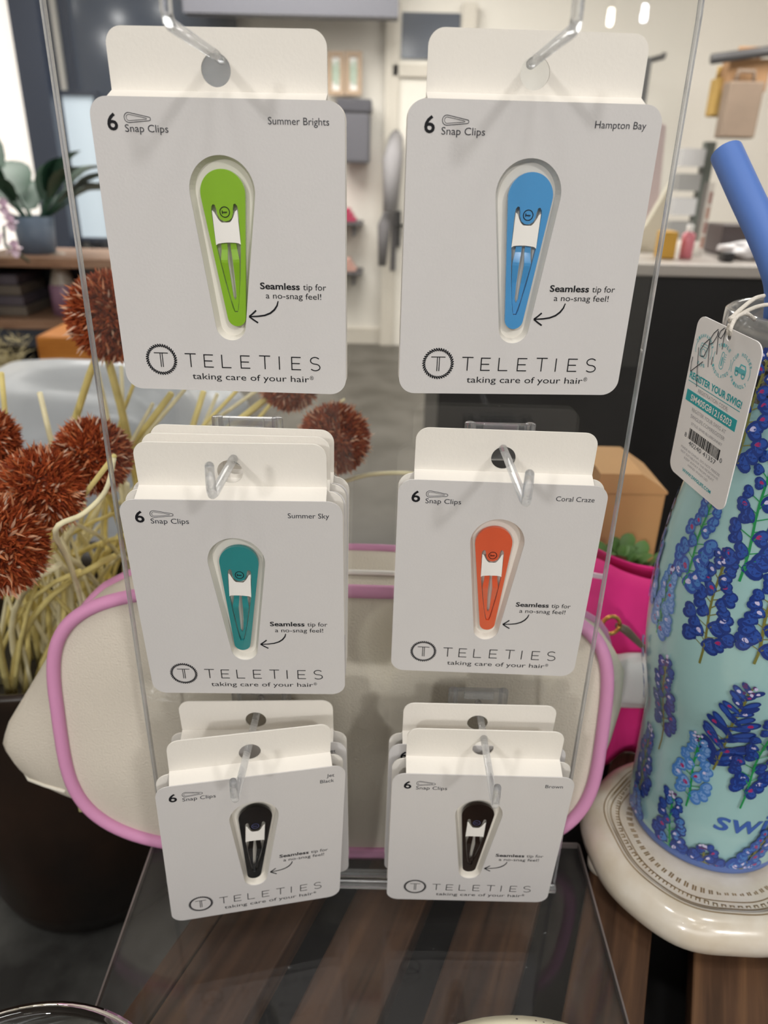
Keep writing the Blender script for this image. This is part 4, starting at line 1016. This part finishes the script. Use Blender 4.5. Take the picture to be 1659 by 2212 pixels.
def pet(mb, u, z, ang, L, W_, mi):
    LAY[0] += 1.2e-6; lay = LAY[0]; n = 14; z = max(z, .0385 + W_); vs = [on_tum(u, z, lay)]
    ca, sa = math.cos(ang), math.sin(ang)
    for k in range(n):
        t = 2 * PI * k / n; x = L * math.cos(t); y = W_ * math.sin(t) * (1 + .3 * math.cos(t)); vs.append(on_tum(u + x * ca - y * sa, z + x * sa + y * ca, lay))
    mb.add(vs, [(0, k + 1, (k + 1) % n + 1) for k in range(n)], mi, True)
def tstroke(mb, P, wd, mi):
    LAY[0] += 1.2e-6; lay = LAY[0]; vs = []; P = [(u, max(z, .0385)) for u, z in P]
    for i, (u, z) in enumerate(P):
        a = P[max(0, i - 1)]; b_ = P[min(len(P) - 1, i + 1)]; tx, tz = b_[0] - a[0], b_[1] - a[1]; l_ = math.hypot(tx, tz) or 1
        vs += [on_tum(u - tz / l_ * wd / 2, z + tx / l_ * wd / 2, lay), on_tum(u + tz / l_ * wd / 2, z - tx / l_ * wd / 2, lay)]
    mb.add(vs, [(2*i, 2*i + 1, 2*i + 3, 2*i + 2) for i in range(len(P) - 1)], mi, True)
INKS = [mat('ink_' + n_, c_, .3, coat=.4) for n_, c_ in (('navy', '#1d3680'), ('royal', '#2a4fa4'), ('azure', '#477dc2'), ('pale_blue', '#7aa0d8'), ('violet', '#57306f'), ('lilac', '#cfc9ea'), ('magenta', '#a62a66'), ('leaf_green', '#1d9050'), ('olive', '#777638'))]
NAVY, ROYAL, AZURE, PALE, VIOL, LILAC, MAG, GRN, OLV = range(9)
fm = MB(); rnd = random.Random(21)
def bloom(base, tip, wpx, pal, stem, tipc, n=26, spiky=0, t0=.18):
    """a flower spike from base to tip; places are read on the tumbler's own surface"""
    u0, z0 = tum_hit(*base); u1, z1 = tum_hit(*tip); u0 *= .05; u1 *= .05
    L = math.hypot(u1 - u0, z1 - z0); ax = math.atan2(z1 - z0, u1 - u0); dx, dz = (u1 - u0) / L, (z1 - z0) / L
    Wm = wpx
    tstroke(fm, [(u0 + (u1 - u0) * t / 8 + .0006 * math.sin(t), z0 + (z1 - z0) * t / 8) for t in range(9)], .0011, stem)
    for k in range(n):
        t = t0 + (1 - t0) * ((k + .5) / n) ** 1.1; side = 1 if k % 2 else -1
        prof_ = (1 - .75 * ((t - t0) / (1 - t0)) ** 1.4) * (.6 + .4 * min(1, (t - t0) / .2))
        off = side * Wm * prof_ * (rnd.uniform(.55, 1.0) if k % 3 else rnd.uniform(.1, .4)); u = u0 + dx * L * t - dz * off; z = z0 + dz * L * t + dx * off
        tstroke(fm, [(u0 + dx * L * (t - .05), z0 + dz * L * (t - .05)), (u, z)], .0005, stem)
        s = (.0030 + .0009 * rnd.random()) * (1.15 - .5 * t)
        c = pal[rnd.randrange(1, len(pal))]; out = ax + side * rnd.uniform(.7, 1.2)
        if spiky:
            pet(fm, u, z, out, s * 1.9, s * .62, pal[0]); pet(fm, u, z, out, s * 1.5, s * .4, c)
        else:
            a2 = out + side * rnd.uniform(.9, 1.5)
            for aa, q in ((a2, .9), (out, 1.0)):
                uu, zz = u + math.cos(aa) * s * .6, z + math.sin(aa) * s * .6
                pet(fm, uu, zz, aa, s * 1.2 * q, s * .82 * q, pal[0]); pet(fm, uu + s * .15, zz + s * .12, aa, s * .8 * q, s * .5 * q, c)
        if rnd.random() < .55: pet(fm, u + math.cos(out) * s * .4, z + math.sin(out) * s * .4, out, s * .42, s * .30, LILAC if rnd.random() < .6 else MAG)
    for k in range(9):
        t = .93 + .11 * rnd.random(); off = rnd.uniform(-1, 1) * Wm * .26; u = u0 + dx * L * t - dz * off; z = z0 + dz * L * t + dx * off
        pet(fm, u, z, rnd.uniform(0, 3), .0010, .0007, tipc[k % len(tipc)])
A = [NAVY, ROYAL, ROYAL]; B = [ROYAL, AZURE, AZURE]; Cc = [AZURE, PALE, PALE]
bloom((1512, 1432), (1568, 1196), .0092, A, OLV, [VIOL, LILAC, MAG], 24)
bloom((1598, 1255), (1672, 985), .0095, A, GRN, [ROYAL, AZURE], 20, t0=.1)
bloom((1478, 1262), (1548, 1062), .0080, B, GRN, [AZURE, NAVY], 20, t0=.02)
bloom((1421, 1366), (1456, 1232), .0055, Cc, GRN, [LILAC, VIOL], 16, t0=.08)
bloom((1406, 1300), (1462, 1062), .0060, [AZURE, ROYAL, PALE], OLV, [AZURE], 16, t0=.05)
bloom((1629, 1432), (1680, 1250), .0085, A, OLV, [VIOL, AZURE], 18)
bloom((1426, 1618), (1442, 1422), .0070, A, OLV, [LILAC, VIOL], 19, t0=.25)
bloom((1541, 1660), (1622, 1484), .0105, [NAVY, ROYAL, NAVY], OLV, [VIOL, LILAC, VIOL], 34, 1, t0=.1)
bloom((1484, 1738), (1512, 1588), .0085, Cc, GRN, [LILAC, VIOL, LILAC], 18, t0=.16)
bloom((1384, 1716), (1412, 1572), .0065, A, OLV, [LILAC, NAVY], 18, t0=.1)
bloom((1597, 1742), (1676, 1560), .0090, A, GRN, [ROYAL, AZURE], 18)
bloom((1446, 1842), (1458, 1708), .0085, [NAVY, AZURE, ROYAL], GRN, [LILAC, VIOL, LILAC], 18, t0=.08)
bloom((1523, 1886), (1520, 1822), .0085, A, OLV, [LILAC, VIOL], 11, t0=.1)
bloom((1585, 1884), (1668, 1780), .0060, B, OLV, [PALE, LILAC], 16, t0=.05)
bloom((1372, 1790), (1385, 1700), .0050, B, OLV, [AZURE], 14, t0=.05)
bloom((1592, 1010), (1668, 762), .0085, A, OLV, [NAVY], 18, t0=.05)
bloom((1372, 1560), (1400, 1380), .0030, B, OLV, [AZURE], 8, t0=.4)
fm.build('flower_print', INKS, body)
# printed name low on the body (it runs out of the picture on the right)
vs, fs = text_mesh('swig', 0, .0420, 0, .0140, weight=.01, shear=.12)
ua, za = tum_hit(1540, 1786); ua *= .05
mb = MB(); mb.add([on_tum(ua + x, za + z, .0004) for x, y, z in vs], fs, 0, True); mb.build('name_lettering', mat('blue_print_ink', '#3f63b0', .4), body)
# straw
r = thing('straw', 'thick blue silicone straw bent to the left over the tumbler', 'straw', (.185, .046, .323))
Q = [atd(1569, 330, .352), atd(1610, 420, .344), atd(1650, 505, .338), atd(1678, 575, .335), atd(1689, 625, .337), atd(1686, 690, .343), atd(1680, 730, .350)]
O_ = r.location
S = []
for i in range(len(Q) - 1):
    p0, p1, p2, p3 = Q[max(0, i-1)], Q[i], Q[i+1], Q[min(len(Q) - 1, i+2)]
    for j in range(5):
        t = j / 5; S.append(.5 * ((2*p1) + (-p0 + p2) * t + (2*p0 - 5*p1 + 4*p2 - p3) * t*t + (-p0 + 3*p1 - 3*p2 + p3) * t**3))
S.append(Q[-1])
mb = MB(); mb.tube([p_ - O_ for p_ in S], .0073, 28, cap=False)
mb.tube([p_ - O_ for p_ in S], .0054, 28, cap=False); n = 28; nS = len(S)
mb.add([mb.v[k] for k in range(n)] + [mb.v[nS * n + k] for k in range(n)], [(k, (k+1) % n, n + (k+1) % n, n + k) for k in range(n)], 0, False)
mb.build('straw_tube', mat('cornflower_silicone', '#5d80c8', .5, spec=.35), r)

# ------------------------------------------------------------------ hang tag on a string
tg = thing('hang_tag', 'white price tag with teal print hanging on the tumbler', 'tag', (0, 0, 0))
TW, TH = 45.0, 72.8
Mt = Matrix.Rotation(-1.38606317, 4, 'Z') @ Matrix.Rotation(.04512, 4, 'X') @ Matrix.Rotation(.074574, 4, 'Y')
o0 = CAM + (Vector((.09100864, -.10526408, .35379792)) - CAM) * 1.5
tg.matrix_world = Matrix.Translation(o0) @ Mt
hole = ring((.6, -3.4), 1.5, 20)
TEALI = mat('teal_ink', '#1fa6ad', .5); TEALT = mat('pale_teal_ink', '#62bcc4', .5); GREYI = mat('light_grey_ink', '#a9a6a8', .6); BIRO = mat('biro_ink', '#33343c', .5); DGREY = mat('dark_grey_ink', '#4a4a50', .6)
mb = MB(); mb.slab(mm(rrect(-TW/2, TW/2, -TH, 0, 5)), [mm(hole)[::-1]], 0, .0005); recalc(mb.build('tag_card', mat('white_tag_card', '#f2efee', .45, spec=.3), tg))
def tstr(name, items, m):
    mb = MB()
    for it in items:
        vs, fs = text_mesh(it[0], it[1] * MM, it[2] * MM, it[3] * MM, it[4] * MM, weight=it[5] if len(it) > 5 else 0, y=it[6] if len(it) > 6 else -.0001); mb.add(vs, fs)
    return mb.build(name, m, tg)
tstr('heading_lettering', [('REGISTER YOUR SWIG!', -20.4, 18.2, -27.2, 2.9, .03)], TEALI)
mb = MB(); mb.ribbon(mm([(-20.6, -28.6), (18, -28.6)]), .0003, -.0001); mb.build('heading_line', TEALI, tg)
tstr('fine_lettering', [('REGISTRATION CODE:', -12, 10.5, -31.4, 1.7), ('REGISTER YOUR SWIG AT', -13.6, 12.4, -40.6, 1.7), ('SWIGLIFE.COM/REGISTER', -13.6, 12.6, -43.6, 1.7), ('STYLE: SM40 BLUEBONNET', -12, 12, -46.4, 1.2),
    ('MADE IN CHINA. DO NOT FREEZE', -16, 15, -59.0, 1.1), ('NOT SUITABLE FOR THE MICROWAVE', -15.5, 14.5, -61.0, 1.1), ('KEEP AWAY FROM HEAT', -12, 12, -63.0, 1.1), ('HAND WASH LID', -8, 8, -65.0, 1.1)], GREYI)
mb = MB(); mb.slab(mm([(-20, -37.4), (17.6, -37.4), (17.6, -32.4), (-20, -32.4)]), [], -.0001, 0); recalc(mb.build('code_band', TEALI, tg))
tstr('code_lettering', [('SM40SG81216203', -16.2, 14.8, -36.3, 2.8, .02, -.0002)], WHITEP)
mb = MB(); rnd = random.Random(8); x = -12.2
while x < 11.8:
    wd = rnd.choice((.28, .28, .5, .75))
    mb.slab(mm([(x, -53.0), (x + wd, -53.0), (x + wd, -48.2), (x, -48.2)]), [], -.0001, 0); x += wd + rnd.choice((.3, .45, .6))
recalc(mb.build('barcode', INKB, tg))
tstr('barcode_lettering', [('8', -15.2, -13.7, -53.2, 2.1), ('40240', -11.0, -.8, -55.7, 2.1), ('41357', .6, 10.4, -55.7, 2.1), ('0', 12.8, 14.2, -53.2, 2.1)], DGREY)
tstr('web_lettering', [('WWW.SWIGLIFE.COM', -11.5, 11.7, -69.0, 1.6, .02)], TEALI)
for cx_, word0, word1 in ((-14.0, 'DISHWASHER', 'SAFE'), (-.3, 'TRIPLE', 'INSULATED'), (12.6, 'CUP HOLDER', 'FRIENDLY')):
    mb = MB(); cz_ = -13.4
    for wtxt, top in ((word0, 1), (word1, 0)):
        n = len(wtxt); span = min(2.4, n * .24)
        for i, ch in enumerate(wtxt):
            if ch == ' ': continue
            th = (PI / 2 + span * (.5 - (i + .5) / n)) if top else (-PI / 2 - span * (.5 - (i + .5) / n))
            vs, fs = text_mesh(ch, -.5 * MM, .5 * MM, 0, 1.4 * MM, weight=.02); rot = th - PI / 2 if top else th + PI / 2; rr = (5.6 if top else 7.0) * MM
            ca, sa = math.cos(rot), math.sin(rot)
            mb.add([(cx_ * MM + rr * math.cos(th) + x_ * ca - z_ * sa, y_, cz_ * MM + rr * math.sin(th) + x_ * sa + z_ * ca) for x_, y_, z_ in vs], fs)
    for s0 in (0, PI): mb.ribbon([(cx_ * MM + 6.0 * MM * math.cos(s0 + t), cz_ * MM + 6.0 * MM * math.sin(s0 + t)) for t in [-.38 + .76 * k / 8 for k in range(9)]], .00025, -.0001)
    if word0 == 'TRIPLE':
        mb.ribbon(mm(teardrop((cx_, cz_ - 2.2), 1.3, (cx_, cz_ + 2.8), .75, 12)), .0003, -.0001, True); mb.ribbon(mm([(cx_, cz_ - 2.2), (cx_, cz_ + 1.5)]), .0007, -.0001)
        for k in range(4): mb.ribbon(mm([(cx_ + 1.3, cz_ + 3 - k), (cx_ + 2.4, cz_ + 3 - k)]), .0002, -.0001)
    elif word0 == 'CUP HOLDER':
        mb.slab(mm([(cx_ - 3.6, cz_ - 1.2), (cx_ + 3.4, cz_ - 1.2), (cx_ + 3.4, cz_ + .9), (cx_ + 2.6, cz_ + 2.6), (cx_ - .6, cz_ + 2.6), (cx_ - 1.2, cz_ + .9), (cx_ - 3.6, cz_ + .6)]), [mm([(cx_ - .6, cz_ + .9), (cx_ - .2, cz_ + 2.1), (cx_ + 2.2, cz_ + 2.1), (cx_ + 2.8, cz_ + .9)])], -.0001, 0)
        for dx in (-2.2, 2.1): mb.ribbon(mm(ring((cx_ + dx, cz_ - 1.6), .95, 16)), .0006, -.0001, True)
    else:
        mb.ribbon(mm(rrect(cx_ - 2.6, cx_ + 2.6, cz_ - 2.8, cz_ + 2.8, .8, 4)), .00025, -.0001, True); mb.ribbon(mm(ring((cx_, cz_ - .8), 1.5, 18)), .00025, -.0001, True)
        mb.ribbon(mm([(cx_ - 2.6, cz_ + 1.6), (cx_ + 2.6, cz_ + 1.6)]), .00025, -.0001)
    mb.build('badge_print', TEALT, tg)
mb = MB()
def hw(*p): mb.ribbon(mm(p), .00042, -.00025)
for st in [[(-20.7, -18.1), (-20.9, -20.9), (-20.3, -24.6)], [(-20.3, -24.6), (-12.7, -17.8)], [(-17.8, -13.1), (-15.8, -21.7), (-13.6, -29.4)], [(-11.4, -7.6), (-14.2, -10.3), (-16.1, -13.6), (-15.4, -16.1), (-12.9, -15.6), (-11.0, -11.0), (-11.0, -8.0)], [(-11.0, -8.4), (-9.6, -14.6), (-8.5, -18.8)], [(-6.8, -2.2), (-9.3, -4.6), (-11.0, -7.7), (-10.6, -9.6), (-8.5, -8.3), (-6.8, -5.2), (-6.5, -2.8)], [(-6.5, -2.8), (-5.4, -8.0), (-4.4, -12.1)], [(-2.9, -0.6), (-5.0, -2.4), (-5.8, -4.9), (-3.9, -5.3), (-2.6, -3.0), (-1.9, -0.7)], [(-2.0, -0.6), (-2.1, -4.8), (-1.6, -9.1)], [(-6.7, -13.8), (-6.6, -17.2)]]: hw(*st)
mb.build('handwritten_price', BIRO, tg)
# the string: knot at the hole, two strands round the straw
r = thing('string', 'white cotton string tying the tag to the straw', 'string', atd(1582, 690, .293))
O_ = r.location; CORD = mat('white_cotton_cord', '#e4ddd3', .85, bump=.4, bscale=1500)
def cord(P, rd=.00085):
    P = [Vector(p_) for p_ in P]; out = []
    for i in range(len(P) - 1):
        p0, p1, p2, p3 = P[max(0, i-1)], P[i], P[i+1], P[min(len(P) - 1, i+2)]
        for j in range(5):
            t = j / 5; out.append(.5 * ((2*p1) + (-p0 + p2) * t + (2*p0 - 5*p1 + 4*p2 - p3) * t*t + (-p0 + 3*p1 - 3*p2 + p3) * t**3))
    out.append(P[-1]); mb = MB(); mb.tube([p_ - O_ for p_ in out], rd, 8); mb.build('strand', CORD, r)
cord([atd(1577, 690, .292), atd(1600, 668, .296), atd(1630, 645, .300), atd(1650, 639, .305)])
cord([atd(1580, 695, .292), atd(1605, 676, .298), atd(1640, 661, .304), atd(1675, 658, .310), atd(1700, 662, .318)])
cord([atd(1582, 700, .292), atd(1592, 684, .294), atd(1612, 677, .298), atd(1630, 690, .306)])
cord([atd(1586, 690, .291), atd(1582, 700, .290), atd(1578, 712, .289), atd(1577, 722, .292), atd(1573, 714, .2935), atd(1576, 700, .292)], .0008)
mb = MB(); mb.lathe([(.0017 * math.sin(PI * i / 10), -.0017 * math.cos(PI * i / 10)) for i in range(11)], 14); mb.build('knot', CORD, r)

# ------------------------------------------------------------------ dishes at the near edge
r = thing('glass_dish', 'clear glass dish rim at the bottom left corner', 'dish', (-.139, -.171, -.0005))
mb = MB(); mb.lathe([(0, .003), (.045, .003), (.061, .03), (.0655, .0500), (.068, .0525), (.0715, .0510), (.067, .028), (.048, 0), (0, 0)], 80); mb.build('dish_body', mat('smoky_clear_glass', (.75, .78, .78), .02, trans=1, ior=1.45), r)
m = mat('cream_speckled_glaze', '#ece4c8', .35, spec=.5)
nt = m.node_tree; b = nt.nodes['Principled BSDF']; tc = nt.nodes.new('ShaderNodeTexCoord'); v_ = nt.nodes.new('ShaderNodeTexVoronoi'); v_.inputs['Scale'].default_value = 260
nt.links.new(tc.outputs['Object'], v_.inputs['Vector']); rp = nt.nodes.new('ShaderNodeValToRGB'); rp.color_ramp.elements[0].position = .10; rp.color_ramp.elements[1].position = .16
rp.color_ramp.elements[0].color = lin('#5a4c3c'); rp.color_ramp.elements[1].color = lin('#ece4c8')
nt.links.new(v_.outputs['Distance'], rp.inputs['Fac']); nt.links.new(rp.outputs['Color'], b.inputs['Base Color'])
r = thing('speckled_bowl', 'cream speckled bowl rim at the bottom edge', 'bowl', (.064, -.1835, -.0005))
mb = MB(); mb.lathe([(0, .006), (.04, .006), (.066, .03), (.074, .048), (.079, .0505), (.084, .048), (.080, .03), (.05, 0), (0, 0)], 90); mb.build('bowl_body', m, r)
